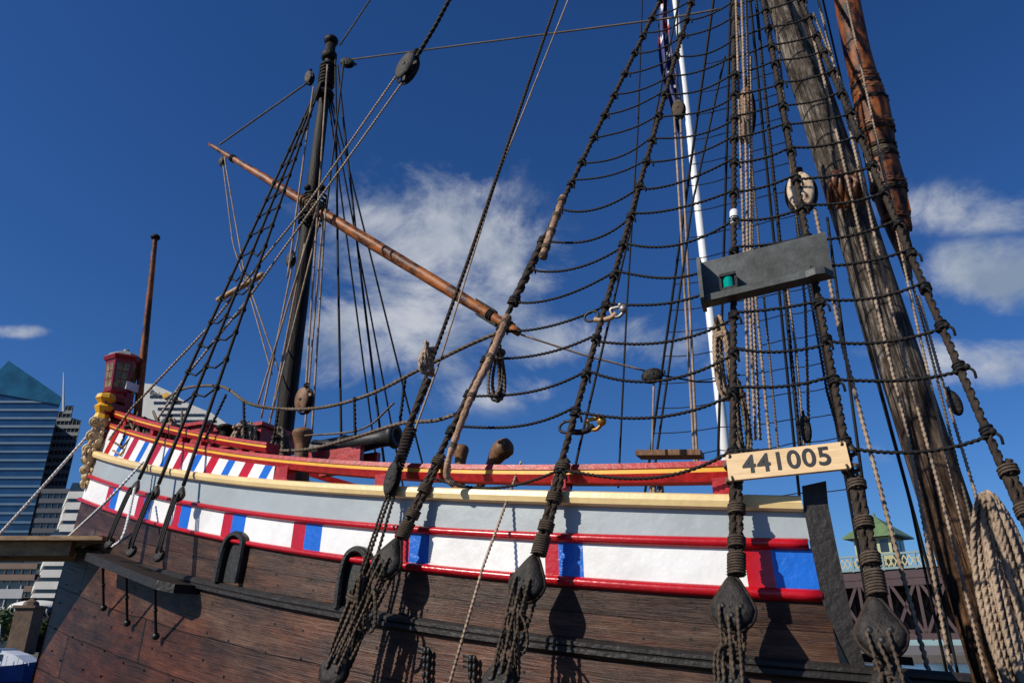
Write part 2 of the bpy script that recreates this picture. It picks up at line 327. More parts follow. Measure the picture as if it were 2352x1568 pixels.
def hull_mesh():
    V=[];Fc=[];M=[];UV=[]
    def add_grid(xs,rowf,mi,uvf,flip=False):
        base=len(V);nr=None
        for x in xs:
            rs_=rowf(x);nr=len(rs_)
            for (z,off,k) in rs_:
                p=hp(x,z,off);V.append(p if not flip else mirror(p));UV.append((x*1.18,k))
        for i in range(len(xs)-1):
            for j in range(nr-1):
                a=base+i*nr+j;q=[a,a+nr,a+nr+1,a+1]
                if flip: q=q[::-1]
                Fc.append(q);M.append(mi(xs[i:i+2],j))
    NB=10
    def rows(x):
        o=[]
        a,b=r2B(x),wT(x)
        for k in np.linspace(0,2,5): o.append((a+(b-a)*k/2,0,-k))
        c=wB(x);o.append((c,0,-3))
        H=(c+2.9)
        for i in range(1,NB+1): o.append((c-H*i/NB,-.012*(i/NB*4)**2,-3-i))
        return o
    def rows2(x):
        o=[];c=min(-.28,wT(x)-.1);H=c+2.9
        for i in range(0,NB+1): o.append((c-H*i/NB,-.012*(i/NB*4)**2,-3-i))
        return o
    xsA=np.linspace(xs0,xe+.02,60);xsB=np.linspace(xe+.02,6.2,30)
    for fl in (False,True):
        add_grid(xsA,rows,lambda a,b:0,None,fl)
        add_grid(xsB,rows2,lambda a,b:0,None,fl)
    bnd=[(1885,'b'),(1776,'r'),(1713,'w'),(1340,'b'),(1283,'r'),(1252,'w'),(985,'b'),(940,'r'),(905,'w'),(738,'b'),(700,'r'),(672,'w'),(562,'b'),(532,'r'),(511,'w'),(436,'b'),(414,'r'),(400,'w'),(345,'b'),(328,'r'),(314,'w'),(270,'b'),(256,'r'),(245,'w')]
    def midv(u): return np.interp(u,[210,330,480,700,960,1290,1640,1885],[1126,1163,1196,1228,1258,1286,1300,1307])
    bx=[on_hull(u,midv(u))[0] for u,_ in bnd];bx[0]=xe;cols=[c for _,c in bnd]
    bx.append(xs0)
    for fl in (False,True):
        for i,c in enumerate(cols):
            x1,x0=bx[i],bx[i+1];n=max(2,int((x1-x0)/.15)+1);xs=np.linspace(x0,x1,n)
            mi={'w':1,'r':2,'b':3}[c]
            add_grid(xs,lambda x:[(r1B(x)+.01,0,0),((r1B(x)+r2T(x))/2,0,0),(r2T(x)-.01,0,0)],lambda a,b,mi=mi:mi,None,fl)
        add_grid(np.linspace(xs0,xe,50),lambda x:[(creamB(x)+.02,0,0),((creamB(x)+r1T(x))/2,0,0),(r1T(x)-.01,0,0)],lambda a,b:4,None,fl)
    zs=[creamT(xs0)-.02,r1T(xs0),r2B(xs0),wB(xs0),-1,-2.9]
    base=len(V)
    for z in zs:
        p=hp(xs0,z);q=mirror(p)
        for t in (0,.5,1):V.append(p+(q-p)*t);UV.append((t*3,z*4))
    for i in range(len(zs)-1):
        for j in range(2):
            a=base+i*3+j;Fc.append([a,a+3,a+4,a+1]);M.append(0 if i>1 else (2 if i else 1))
    base=len(V)
    for z in (creamT(xe)-.03,-.28):
        p=hp(xe,z,-.03);q=mirror(p);V.extend([p,q]);UV.extend([(0,z*5),(3,z*5)])
    Fc.append([base,base+1,base+3,base+2]);M.append(0)
    me=bpy.data.meshes.new('hull');me.from_pydata([p.tolist() for p in V],[],Fc);me.update()
    for m in (HULL,WHITE,RED,BLUE,GREY): me.materials.append(m)
    me.polygons.foreach_set('material_index',M)
    uvl=me.uv_layers.new(name='UVMap')
    for l in me.loops: uvl.data[l.index].uv=UV[l.vertex_index]
    ob=bpy.data.objects.new('hull',me);bpy.context.scene.collection.objects.link(ob);setp(ob,ship)
hull_mesh()
def strip(name,zt,zb,x0,x1,prof,mats,mi,parent=ship,n=70,both=True,smooth=False,base=0.):
    for fl in ([False,True] if both else [False]):
        mb=MB();V=[];k=len(prof)
        xs=np.linspace(x0,x1,n)
        for x in xs:
            a,b=zt(x),zb(x)
            for t,o in prof:
                p=hp(x,a+(b-a)*t,o+base);V.append(mirror(p) if fl else p)
        for i in range(n-1):
            for j in range(k):
                jj=(j+1)%k;q=(i*k+j,(i+1)*k+j,(i+1)*k+jj,i*k+jj)
                mb.F.append(list(q if not fl else q[::-1]));mb.M.append(mi[j])
        mb.F.append(list(range(k)));mb.M.append(mi[0]);mb.F.append([(n-1)*k+j for j in range(k-1,-1,-1)]);mb.M.append(mi[0])
        mb.V.append(A3(V));mb.n=len(V)
        mb.build(name,mats,parent,smooth)
hr=[(0,-.02),(0,.008),(.12,.026),(.32,.038),(.6,.038),(.86,.026),(1,.008),(1,-.02)]
strip('red_moulding',r1T,r1B,xs0-.03,on_hull(1857,1250)[0],hr,[RED],[0]*8,smooth=True)
strip('red_moulding',r2T,r2B,xs0-.03,on_hull(1890,1370)[0],hr,[RED],[0]*8,smooth=True)
strip('cap_rail',creamT,creamB,xs0-.05,on_hull(1842,1155)[0],[(0,-.12),(0,.03),(.12,.055),(.5,.06),(.88,.05),(1,.03),(1,-.12)],[CREAM],[0]*7,smooth=False)
wl=[(0,-.02),(0,.02),(.2,.04),(.42,.04),(.5,.03),(.58,.04),(.85,.04),(1,.02),(1,-.02)]
strip('wale',wT,wB,xs0,2.15,wl,[BLACK],[0]*9)
rprof=[(0,-.14),(0,.01),(.3,.02),(.34,.012),(.55,.012),(.59,.02),(1,.0),(1,-.12)]
x_r1=on_hull(1672,1080)[0]
strip('main_rail',railT,railB,xs0-.05,x_r1,rprof,[REDR,YEL],[0,0,0,1,0,0,0,0],base=-.04)
x_p1=on_hull(605,1012)[0]
strip('poop_rail',poopT,lambda x:poopT(x)-.085,xs0-.1,x_p1,rprof,[REDR,YEL],[0,0,0,1,0,0,0,0],base=-.05,n=30)
for (u,w,vt) in [(1652,.05,0),(1277,.05,0),(866,.05,0),(640,.05,0)]:
    x=on_hull(u,1100)[0]
    for fl in (0,1):
        mb=MB();a=hp(x,railB(x)+.02,-.08);b=hp(x,creamT(x)-.05,-.08);c=(a+b)/2
        if fl:c=mirror(c)
        boxo(mb,c,[1,dplan(x),0],hn(x),Z_,w,.045,(a[2]-b[2])/2);mb.build('rail_post',[REDR],ship)
for u in (262,330,400,470,540,598):
    x=on_hull(u,1000)[0];mb=MB();c=hp(x,(poopT(x)-.07+railT(x))/2,-.1);boxo(mb,c,[1,dplan(x),0],hn(x),Z_,.035,.03,max(.02,(poopT(x)-.07-railT(x))/2));mb.build('rail_post',[REDR],ship)
x_pe=on_hull(622,1080)[0]
for fl in (0,1):
    mb=MB();x=xs0;i=0;seq=[0,1,0,2,0,1,0,2];sh=.45
    def cp(xx,top):
        xc=max(xs0,min(x_pe,xx));zt=railB(xc)+.015;zb=creamT(xc)-.01
        xq=xx+(sh*(zt-zb) if top else 0);xq=max(xs0,min(x_pe,xq))
        p=hp(xq if top else xc,(railB(xq)+.015) if top else zb,-.035);return mirror(p) if fl else p
    while x<x_pe:
        w={0:.125,1:.11,2:.09}[seq[i%8]]
        mb.add([cp(x,0),cp(x+w,0),cp(x+w,1),cp(x,1)],[(0,1,2,3)],seq[i%8]);x+=w;i+=1
    a=hp(xs0,creamT(xs0)-.01,-.036);b=hp(xs0+.2,railB(xs0+.2)+.01,-.036);c=hp(xs0,railB(xs0)+.01,-.036)
    V=[a,b,c];V=[mirror(p) for p in V] if fl else V
    mb.add(V,[(0,1,2)],1)
    mb.build('striped_bulwark',[WHITE,RED,BLUE],ship)
mb=MB();xa,xb=x_pe,on_hull(660,1085)[0]
mb.add([hp(xa,creamT(xa)-.01,-.035),hp(xb,creamT(xb)-.01,-.035),hp(xa+.02,railB(xa)+.02,-.035)],[(0,1,2)],0);mb.build('bulwark_end',[REDR],ship)
mb=MB()
for i,x in enumerate(np.linspace(xs0+.02,xe-.02,20)):
    z=creamT(x)-.35;a=hp(x,z,-.06);mb.V.append(A3([a,mirror(a)]));mb.n+=2
    if i: k=2*i;mb.F.append([k-2,k,k+1,k-1]);mb.M.append(0)
mb.build('quarterdeck',[WOODB],ship)
mb=MB()
for i,x in enumerate(np.linspace(xe,6.1,8)):
    a=hp(x,-.9,-.05);mb.V.append(A3([a,mirror(a)]));mb.n+=2
    if i: k=2*i;mb.F.append([k-2,k,k+1,k-1]);mb.M.append(0)
mb.build('waist_deck',[WOODB],ship)
aS=hp(xs0,poopT(xs0)-.04,-.05);aP=mirror(aS)
mb=MB();boxo(mb,(aS+aP)/2,aP-aS,NA,Z_,np.linalg.norm(aP-aS)/2,.07,.04,0)
a2=hp(xs0,railT(xs0)-.04,-.05);boxo(mb,(a2+mirror(a2))/2,aP-aS,NA,Z_,np.linalg.norm(aP-aS)/2,.05,.04,0)
a3=hp(xs0,(railT(xs0)+creamB(xs0))/2,-.05);boxo(mb,(a3+mirror(a3))/2,aP-aS,NA,Z_,np.linalg.norm(aP-aS)/2-.05,.02,(railT(xs0)-creamB(xs0))/2-.02,1)
mb.build('taffrail',[REDR,YEL],ship)
mb=MB()
Lp=[(1842,1118),(1846,1170),(1860,1240),(1890,1385),(1930,1480),(1975,1572)];Rp=[(1897,1106),(1902,1160),(1920,1250),(1950,1390),(1972,1480),(2000,1572)]
V=[]
for (l,r) in zip(Lp,Rp):
    a=on_hull(*l);b=on_hull(*r)
    V+= [hp(a[0],a[1],.03),hp(b[0],b[1],.03),hp(b[0],b[1],-.22),hp(a[0],a[1],-.22)]
Fc=[(0,3,2,1)]
for i in range(len(Lp)-1):
    for j in range(4): Fc.append((i*4+j,i*4+(j+1)%4,i*4+4+(j+1)%4,i*4+4+j))
mb.add(V,Fc);mb.build('bulwark_stanchion',[BLACK],ship)
def port(outer):
    C=catm([(*on_hull(u,v)[:2],0) for u,v in outer],8)
    mb=MB()
    n=len(C);ctr=C.mean(0);ctr[1]-=.02
    V=[];prof=[(1.0,0.),(1.0,.045),(.93,.062),(.72,.062),(.64,.045),(.64,0.)]
    for c in C:
        for s,o in prof:
            x=ctr[0]+(c[0]-ctr[0])*s;z=c[1]-(1-s)*max(0,(c[1]-ctr[1]))*.75
            V.append(hp(x,z,o))
    k=len(prof);Fc=[]
    for i in range(n-1):
        for j in range(k-1): Fc.append((i*k+j,i*k+j+1,(i+1)*k+j+1,(i+1)*k+j))
    Fc.append(tuple(range(k)));Fc.append(tuple((n-1)*k+j for j in range(k-1,-1,-1)))
    mb.add(V,Fc);mb.build('arched_port_frame',[BLACK],ship,False)
    mb=MB();W=[hp(ctr[0]+(c[0]-ctr[0])*.8,c[1]-.2*max(0,c[1]-ctr[1])*.75,.005) for c in C];mb.add(W,[tuple(range(len(W)))]);mb.build('port_shade_sheet',[IRON],ship)  # flat black sheet on the planking, painted shade of the sunken port
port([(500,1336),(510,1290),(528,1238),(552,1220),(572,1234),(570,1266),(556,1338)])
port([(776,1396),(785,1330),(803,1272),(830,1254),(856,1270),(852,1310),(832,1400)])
ca=on_hull(226,1264,.3);cb=on_hull(416,1336,.3);mb=MB();V=[];n=12
for i in range(n):
    t=i/(n-1);x=ca[0]+(cb[0]-ca[0])*t;z=ca[1]+(cb[1]-ca[1])*t
    of=.30 if i<n-1 else .22
    V+=[hp(x,z,0),hp(x,z,of),hp(x,z-.07,of),hp(x,z-.07,0)]
Fc=[(0,1,2,3),(4*n-4,4*n-1,4*n-2,4*n-3)]
for i in range(n-1):
    for j in range(4): Fc.append((i*4+j,i*4+4+j,i*4+4+(j+1)%4,i*4+(j+1)%4))
mb.add(V,Fc);mb.build('channel',[BLACK],ship)
for (u,v0,v1) in [(236,1290,1395),(290,1312,1430),(356,1342,1460)]:
    mb=MB();a=on_hull(u,v0,.27)[2];b=on_hull(u+2,v1,.05)[2];sweep(mb,rs([a,b],.04)[0],.012,8);sph(mb,b,.03);sph(mb,a,.026);sph(mb,(a+b)/2,.018);mb.build('chain_plate',[IRON],ship,True)
for (u,v0) in [(987,1482),(1092,1500)]:
    mb=MB();x,z,_=on_hull(u,v0,.03)
    for dz in (0,.025,-.03):
        boxo(mb,hp(x-.03,z-.04+dz,.03),[1,dplan(x),0],hn(x),Z_,.03,.012,.008)
    for sx in(-.012,.012):
        for k in range(6): sph(mb,hp(x+sx,z-.03-k*.045,.035),.013,sz=1.8)
    mb.build('chain_plate',[IRON],ship,True)
mb=MB()
for x in np.arange(xs0+.2,xe-.05,.31):
    for k in (.4,1.6,2.5):
        zz=r2B(x)+(wT(x)-r2B(x))*k/3;q=hp(x+rng.uniform(-.05,.05),zz+rng.uniform(-.02,.02),0);lathe(mb,q-hn(x)*.004,hn(x),[(0,.009),(.007,.008)],8)
    for k in range(5):
        zz=wB(x)-.1-.21*k;q=hp(x+rng.uniform(-.06,.06),zz+rng.uniform(-.03,.03),0);lathe(mb,q-hn(x)*.02,hn(x),[(0,.009),(.024,.008)],8)
o=mb.build('nail_heads',[IRON],ship);o['kind']='stuff'
mb=MB();V=[];n=20;xs=np.linspace(on_hull(700,1568,.3)[0],5.5,n)
for x in xs: V+=[hp(x,-.33,-.02),hp(x,-.33,.42),hp(x,-.4,.42),hp(x,-.4,-.02)]
Fc=[(0,1,2,3),(4*n-4,4*n-1,4*n-2,4*n-3)]
for i in range(n-1):
    for j in range(4): Fc.append((i*4+j,i*4+4+j,i*4+4+(j+1)%4,i*4+(j+1)%4))
mb.add(V,Fc);mb.build('channel',[BLACK],ship)
# ---- masts and spars
mb0=cl(2296,1545);mt0=cl(1797,0);dv=(mt0-mb0)
spar('main_mast',mb0-dv*.2,mb0+dv*2.2,[(0,.19),(.5,.185),(1,.14)],MAST,ship,40,.018)
zb=cl(643,1060);zt=cl(760,100)
spar('mizzen_mast',zb-(zt-zb)*.1,zt,[(0,.13),(.4,.112),(.93,.075),(.94,.068),(1,.068)],DKMAST,ship,24,.02)
mb=MB();sph(mb,zt+A3([0,0,.05]),.115,0,sz=.8);lathe(mb,zt-A3([0,0,.35]),Z_,[(0,.08),(.03,.12),(.12,.12),(.16,.08),(.3,.08)],16)
coil(mb,zt-A3([0,0,.9]),zt-A3([0,0,.45]),.105,.03,1);coil(mb,zt-A3([0,0,1.1]),zt-A3([0,0,1.0]),.12,.03,1)
mb.build('mast_truck',[DKMAST,ROPEB],ship,True)
ya=cl(482,332,.28);yb=cl(1192,764,.28)
spar('lateen_yard',ya,yb,[(0,.028),(.1,.042),(.35,.068),(.62,.078),(.85,.070),(.97,.05),(1,.045)],VARN,ship,20,.03)
ym=cl(720,478,.15);mb=MB();ax=unit(zt-zb)
coil(mb,ym-ax*.25,ym+ax*.22,.175,.02,0,6);coil(mb,cl(700,462,.28),cl(742,492,.28),.095,.016,1,7)
for k in range(5): sph(mb,ym+A3([rng.uniform(-.15,.15),-.15,rng.uniform(-.25,.25)]),.05)
mb.build('yard_parrel',[ROPEB,ROPEG],ship,True)
u1=unit(yb-ya)
for t in (.1,.93,.97):
    mb=MB();coil(mb,ya+(yb-ya)*t,ya+(yb-ya)*(t+.012),.062 if t>.5 else .048,.012,0);mb.build('yard_lashing',[ROPEB],ship,True)
for s in(-1,1):
    mb=MB();boxo(mb,ya+(yb-ya)*.925+s*A3([0,0,.078]),u1,NN,Z_,.16,.03,.025,0);mb.build('yard_cleat',[DKMAST],ship,False)
SP=hp(xs0,1.8,0)
def stp(u,v,off=0.):
    r=ray(u,v);s=(NA@(SP-A3([0,0,CZ]))+off)/(NA@r);return r*s+A3([0,0,CZ])
fb=stp(316,952,-.05);ft=stp(357,545,-.05)
spar('flagstaff',fb-unit(ft-fb)*.5,ft,[(0,.05),(.5,.042),(1,.03)],VARN,ship,16)
mb=MB();sph(mb,ft,.06,sz=.7);mb.build('staff_truck',[DKMAST],ship,True)
lc=stp(277,870,.1);LM_GLASS=pm('lantern_pane',(.34,.24,.09),.2,.5,14,.1,col2=(.07,.05,.025))
LROOF=pm('lantern_roof_lead',(.20,.23,.23),.5,.3,10,.2)
mb=MB();lathe(mb,lc,Z_,[(-.34,.05),(-.33,.18),(-.27,.195),(-.25,.145),(-.22,.145),(-.2,.17),(-.19,.17),(-.19,.15),(.2,.198),(.2,.215),(.24,.235),(.26,.225)],6)
lathe(mb,lc,Z_,[(-.75,.06),(-.7,.12),(-.55,.15),(-.48,.1),(-.42,.14),(-.345,.1)],8)
lan=mb.build('stern_lantern',[LRED],ship)
mb=MB();lathe(mb,lc,Z_,[(.262,.2),(.29,.18),(.33,.11),(.35,.04),(.38,.03),(.39,.005)],8);mb.build('lantern_roof',[LROOF],lan)
mb=MB()
q=np.zeros(3);q[0]=1;e1=unit(np.cross(Z_,q));e2=np.cross(Z_,e1)
for j in range(6):
    t0,t1=2*math.pi*j/6,2*math.pi*(j+1)/6
    def lp(t,h,r): return lc+Z_*h+r*(math.cos(t)*e1+math.sin(t)*e2)
    b0,b1=lp(t0,-.15,.158),lp(t1,-.15,.158);c0,c1=lp(t0,.16,.197),lp(t1,.16,.197)
    for (s0,s1) in ((.14,.47),(.53,.86)):
        for (h0,h1) in ((0.02,.31),(.35,.64),(.68,.97)):
            def bl(s,h): 
                a=b0+(b1-b0)*s;c=c0+(c1-c0)*s;return a+(c-a)*h
            V=[bl(s0,h0),bl(s1,h0),bl(s1,h1),bl(s0,h1)];mb.add(V,[(0,1,2,3)])
mb.build('lantern_panes',[LM_GLASS],lan)
mb=MB();c=stp(240,932,0);lathe(mb,c,Z_,[(-.2,.05),(-.17,.10),(-.10,.075),(-.02,.11),(.02,.07),(.08,.115),(.13,.10),(.15,.05)],8);mb.build('yellow_bracket',[YEL],ship)
mb=MB();boxo(mb,stp(262,938,-.03),NN,NA,Z_,.16,.04,.05);boxo(mb,stp(268,955,-.03),NN,NA,Z_,.2,.05,.03);boxo(mb,stp(290,930,-.03),NN,NA,Z_,.05,.04,.14);mb.build('lantern_bracket',[LRED],ship)
mb=MB();boxo(mb,stp(300,890,-.02),NN,NA,Z_,.10,.05,.05);boxo(mb,stp(316,893,-.02),NN,NA,Z_,.05,.04,.03);mb.build('stern_light',[WHITE],ship)
mb=MB();Pc=catm([stp(238,960,-.02),stp(228,985),stp(218,1015),stp(207,1045),stp(204,1075),stp(199,1102),stp(200,1118)],8)
rr=.075+.02*np.sin(np.linspace(0,26,len(Pc)))-np.linspace(0,.035,len(Pc));sweep(mb,Pc,rr,12)
fwd=unit(-ray(220,1030));e1=unit(np.cross(fwd,Z_));e2=np.cross(fwd,e1)
for (u,v,r,dr) in [(236,965,.085,1),(219,968,.06,-1),(226,990,.055,1),(213,1000,.07,-1),(238,1002,.05,1),(222,1022,.06,1),(203,1030,.06,-1),(206,1052,.075,1),(214,1075,.05,1),(196,1078,.05,-1),(206,1096,.045,1),(198,1112,.04,-1)]:
    p=stp(u,v,.03);t=np.linspace(0,4.2*math.pi,60);R_=r*(1-.8*t/t[-1]);Pp=p+fwd*.05+(dr*R_*np.cos(t))[:,None]*e1+(R_*np.sin(t))[:,None]*e2+(fwd*.03)*(t/t[-1])[:,None]
    sweep(mb,Pp,.016,6,False,0,ref=fwd)
    sph(mb,p,r*.6)
for k in range(34):
    i=rng.randint(len(Pc));p=Pc[i]+fwd*.07+e1*rng.uniform(-.07,.07);sph(mb,p,rng.uniform(.012,.026),sz=1.4,sides=7,rings=5)
sph(mb,stp(232,975,.06),.045);sph(mb,stp(229,978,.10),.02)
mb.build('carved_figure',[GILT],ship,True)
# ---- main shrouds
Hm=cl(1688,-350)
lowpx=[(768,1540),(1147,1568),(1683,1590),(2048,1590),(2500,1530)]
uppx=[1292,1340,1400,1455,1440]
low=[on_hull(u,v,.36)[2] for u,v in lowpx]
def lineat_v(a,b,v):
    lo,hi=0.,1.
    for _ in range(40):
        m=(lo+hi)/2
        if proj(a+(b-a)*m)[1]>v: lo=m
        else: hi=m
    return a+(b-a)*lo
def lineat_z(a,b,z): return a+(b-a)*((z-a[2])/(b[2]-a[2]))
def tear(x,y,R,flip):
    k=max(0,y)
    if flip: return x*R*(1-.1*k),y*R*(1+.1*k)
    return x*R*(1-.38*k**1.5),y*R*(1+.62*k**2)
def deadeye(c,ax,out,R=.12,name='deadeye',flip=False,parent=None,mat=DEADM):
    ax=unit(ax);out=unit(out-ax*(out@ax));sd=np.cross(ax,out)
    n=32;pts=[tear(math.sin(2*math.pi*i/n),math.cos(2*math.pi*i/n),R,flip) for i in range(n)]
    mb=MB();th=R*.42;lay=[(-th,.55),(-th*.85,.82),(-th*.5,.97),(-th*.18,1.),(0,.93),(th*.18,1.),(th*.5,.97),(th*.85,.82),(th,.55)]
    V=[]
    for (h,s) in lay:
        for i,(x,y) in enumerate(pts): 
            w=1+.02*math.sin(i*2.3+h*40+c[0]);V.append(c+sd*x*s*w+ax*y*s*w+out*h)
    m=len(lay);Fc=[(i*n+j,i*n+(j+1)%n,(i+1)*n+(j+1)%n,(i+1)*n+j) for i in range(m-1) for j in range(n)]
    Fc+=[tuple(range(n-1,-1,-1)),tuple((m-1)*n+j for j in range(n))]
    mb.add(V,Fc)
    holes=[(-.42,.05),(.42,.05),(0,-.38 if not flip else .42)]
    for hx,hy2 in holes:
        for s in(1,-1): lathe(mb,c+sd*hx*R+ax*hy2*R+out*s*(th*.93),out*s,[(0,R*.17),(th*.1,R*.15)],10,1)  # no bored holes: dark discs on both faces stand in for their shade
    return mb.build(name,[mat,IRON],parent or ship,True),[c+sd*hx*R+ax*hy2*R+out*th for hx,hy2 in holes],sd,out
def rigpair(dn,up,H,R=.105,out=None,lob=True,rl=.0105,shr=.023,name='shroud',mat=ROPED):
    ax=unit(H-dn);out=A3([-.42,-.9,0]) if out is None else out
    mb=MB();s0=up+ax*R*1.5;cx=unit(np.cross(ax,out))
    addrope(mb,[s0+ax*.02,H],shr,lob)
    if lob:
        addrope(mb,catm([s0+ax*.02+cx*shr*1.5,s0+ax*.35+cx*shr*1.5,s0+ax*.62+cx*shr*1.3,s0+ax*.66+cx*shr*1.9],6),shr*.9,lob)
        for (a,b) in ((.02,.14),(.17,.23),(.36,.42),(.58,.63)):
            q=cx*shr*.75;coil(mb,s0+ax*a+q,s0+ax*b+q,shr*1.9,.007,1)
    sh=mb.build(name,[mat,ROPEL if lob else mat],ship,True)
    d1,h1,sd,o=deadeye(up,ax,out,R,'deadeye',False,sh)
    d2,h2,_,_=deadeye(dn,ax,out,R*.95,'deadeye',True,sh)
    mb=MB();n=28;P=[]
    for i in range(n):
        t=2*math.pi*i/n;x,y=tear(math.sin(t),math.cos(t),R*1.02,False);P.append(up+sd*x+ax*y)
    sweep(mb,P,R*.12,7,False,0,ref=o,closed=True);mb.build('deadeye_strop',[ROPED],sh,True)
    mb=MB()
    for i,(a,b) in enumerate(zip(h1,h2)):
        for k in range(2 if lob else 1):
            oo=sd*(k-.5)*R*.22+o*.004*(k)
            sgn=1 if k==0 else -1
            a2=a+oo if k==0 else a+oo-o*R*.8;b2=b-oo if k==0 else b-oo-o*R*.8
            addrope(mb,catm([a2-o*.03*sgn,a2+o*.012*sgn-ax*.03,b2+o*.012*sgn+ax*.05,b2-o*.02*sgn],6),rl,lob,0,None if lob else .05)
    if lob:
        addrope(mb,catm([h1[0]+sd*.03,up-ax*R*1.4+sd*.03,dn+ax*R*1.3-sd*.05,dn+sd*.06],6),rl,True)
        c0=up-ax*R*1.75;coil(mb,c0,c0-ax*.06,R*.42,rl,0,3)
        for q in range(3):
            w_=rng.uniform(.03,.08);l_=rng.uniform(.15,.32);sg=rng.choice([-1,1])
            addrope(mb,catm([c0+sd*.02*sg+o*.05,c0+sd*w_*sg+o*.09-Z_*.06,c0+sd*w_*1.1*sg+o*.08-Z_*l_,c0+sd*w_*.4*sg+o*.07-Z_*(l_+.05),c0+sd*.01*sg+o*.08-Z_*l_*.7,c0+o*.06-Z_*.02],6),rl*.9,True)
    mb.build('lanyard',[ROPEL if lob else mat],sh,True)
    return sh
ups=[]
for dn,v in zip(low,uppx):
    up=lineat_v(dn,Hm,v);ups.append(up);rigpair(dn,up,Hm)
zk=[1.02,1.42,1.71,2.0]+[2.0+.295*i+rng.uniform(-.03,.03) for i in range(1,18)]
for i,z in enumerate(zk):
    mb=MB();pts=[lineat_z(l,Hm,z+CZ) for l in low]
    for j in range(4):
        if i==0 and j==0: continue
        a=pts[j]+A3([0,0,rng.uniform(-.035,.035)]);b=pts[j+1]+A3([0,0,rng.uniform(-.035,.035)]);L=np.linalg.norm(b-a)
        out=A3([-.42,-.9,0])*.022
        addrope(mb,sag(a+out,b+out,L*(rng.uniform(.05,.15) if j<2 else rng.uniform(.02,.09)),18,rng.uniform(-.2,.35)),.0112 if i<9 else .0098,True)
    for j,p in enumerate(pts):
        if i==0 and j==0: continue
        ax=unit(Hm-low[j]);coil(mb,p-ax*.03,p+ax*.03,.028,.010,0,3)
        e=p+A3([rng.uniform(-.03,.02),-.035,-.01]);sph(mb,e,.02,sides=7,rings=5);sweep(mb,catm([e,e+A3([.02,-.02,-.03]),e+A3([.03,-.01,-.07])],4),.008,5)
    mb.build('ratline',[ROPEB],ship,True)
mb=MB();a=lineat_v(low[0],Hm,1092);b=lineat_v(low[1],Hm,1078);addrope(mb,sag(a,b,.1,16),.0105);mb.build('ratline',[ROPEB],ship,True)
for dn,up in zip(low,ups): 
    mb=MB();addrope(mb,[mirror(dn),Hm],.018,False);mb.build('shroud',[ROPEB],ship,True)
for z in zk[2:]:
    mb=MB();pts=[mirror(lineat_z(l,Hm,z+CZ)) for l in low]
    for j in (0,1,2):
        L=np.linalg.norm(pts[j+1]-pts[j]);addrope(mb,sag(pts[j],pts[j+1],L*rng.uniform(.02,.06),8),.0065,False)
    for p in pts[1:3]: sph(mb,p,.02,sides=6,rings=4)
    mb.build('ratline',[ROPEB],ship,True)
Hz=cl(746,165)
mlow=[on_hull(u,v,.27)[2] for u,v in [(252,1248),(302,1266),(366,1276)]]
mup=[(318,1122),(362,1134),(422,1138)]
for dn,(uu,vv) in zip(mlow,mup):
    up=lineat_v(dn,Hz,vv);rigpair(dn,up,Hz,R=.055,lob=False,rl=.009,shr=.017,mat=ROPEB)
    q=mirror(dn);mb=MB();addrope(mb,[q,Hz],.014,False);mb.build('shroud',[ROPEB],ship,True)
zz=mlow[0][2]+1.5
while zz<Hz[2]-1.2:
    mb=MB();P=[lineat_z(l,Hz,zz) for l in mlow]
    for j in range(2): addrope(mb,sag(P[j],P[j+1],.05+rng.uniform(0,.06),8),.011,False)
    for p in P: sph(mb,p,.03,sz=1.3)
    mb.build('ratline',[ROPEB],ship,True);zz+=.34+rng.uniform(-.03,.03)
# ---- general ropes
def G(name,pts,r,mat,lobed=True,curve=False,parent=ship,sg=0.):
    P=A3([cl(*p) for p in pts])
    if curve: P=catm(P,10)
    return rope(name,P,r,mat,parent,lobed)
G('backstay',[(930,1000,2.6),(1075,600,2.2),(1280,0,1.4),(1420,-420,.9)],.017,ROPED)
G('halyard',[(905,1120,2.6),(1010,830,2.3),(1145,400,1.6),(1305,0,1.1),(1440,-400,.7)],.008,ROPET,False)
G('backstay',[(985,870,2.6),(930,1000,2.65),(900,1140,2.65)],.026,ROPED)
mb=MB();coil(mb,cl(945,985,2.65),cl(905,1095,2.68),.034,.012);mb.build('backstay_seizing',[ROPED],ship,True)
G('backstay_tackle',[(905,1115,2.7),(850,1270,2.85),(745,1560,2.95)],.012,ROPED)
G('backstay_tackle',[(912,1115,2.7),(868,1270,2.85),(790,1560,2.95)],.012,ROPED)
G('backstay_tackle',[(898,1110,2.7),(836,1290,2.85),(760,1500,2.95)],.010,ROPED)
G('running_rope',[(1235,1480,2.7),(1330,1030,2.5),(1410,690,2.2),(1480,390,1.6),(1560,0,1.2)],.009,ROPEB,False)
G('running_rope',[(1033,1568,3.1),(1110,1300,2.95),(1197,1060,2.6)],.010,ROPET)
G('running_rope',[(1475,0,-1.),(1465,300,-1.),(1440,700,-1.),(1420,1120,-1.)],.012,ROPEB,False)
G('running_rope',[(1665,130,-1.),(1590,470,-1.),(1500,1100,-1.)],.014,ROPEB,False)
for du,of in ((0,1.6),(13,1.7),(24,1.65)): G('halyard',[(1690+du,-20,of),(1700+du,300,of),(1710+du*.6,600,of),(1722+du,1010,of)],.013,ROPET)
G('halyard',[(1725,130,1.0),(1728,600,1.2),(1772,1060,1.4)],.013,ROPET)
G('halyard',[(1690,-20,1.1),(1790,1060,1.2)],.010,ROPEG)
G('halyard',[(1735,-20,.9),(1838,1030,1.3)],.016,ROPEB)
G('halyard',[(1775,-20,.8),(1850,700,1.),(1860,1060,1.2)],.013,ROPEG)
G('halyard',[(1800,600,1.2),(1828,800,1.2),(1850,1060,1.3)],.012,ROPET)
G('halyard',[(1548,250,-1.2),(1598,1100,-1.2)],.016,ROPET,False)
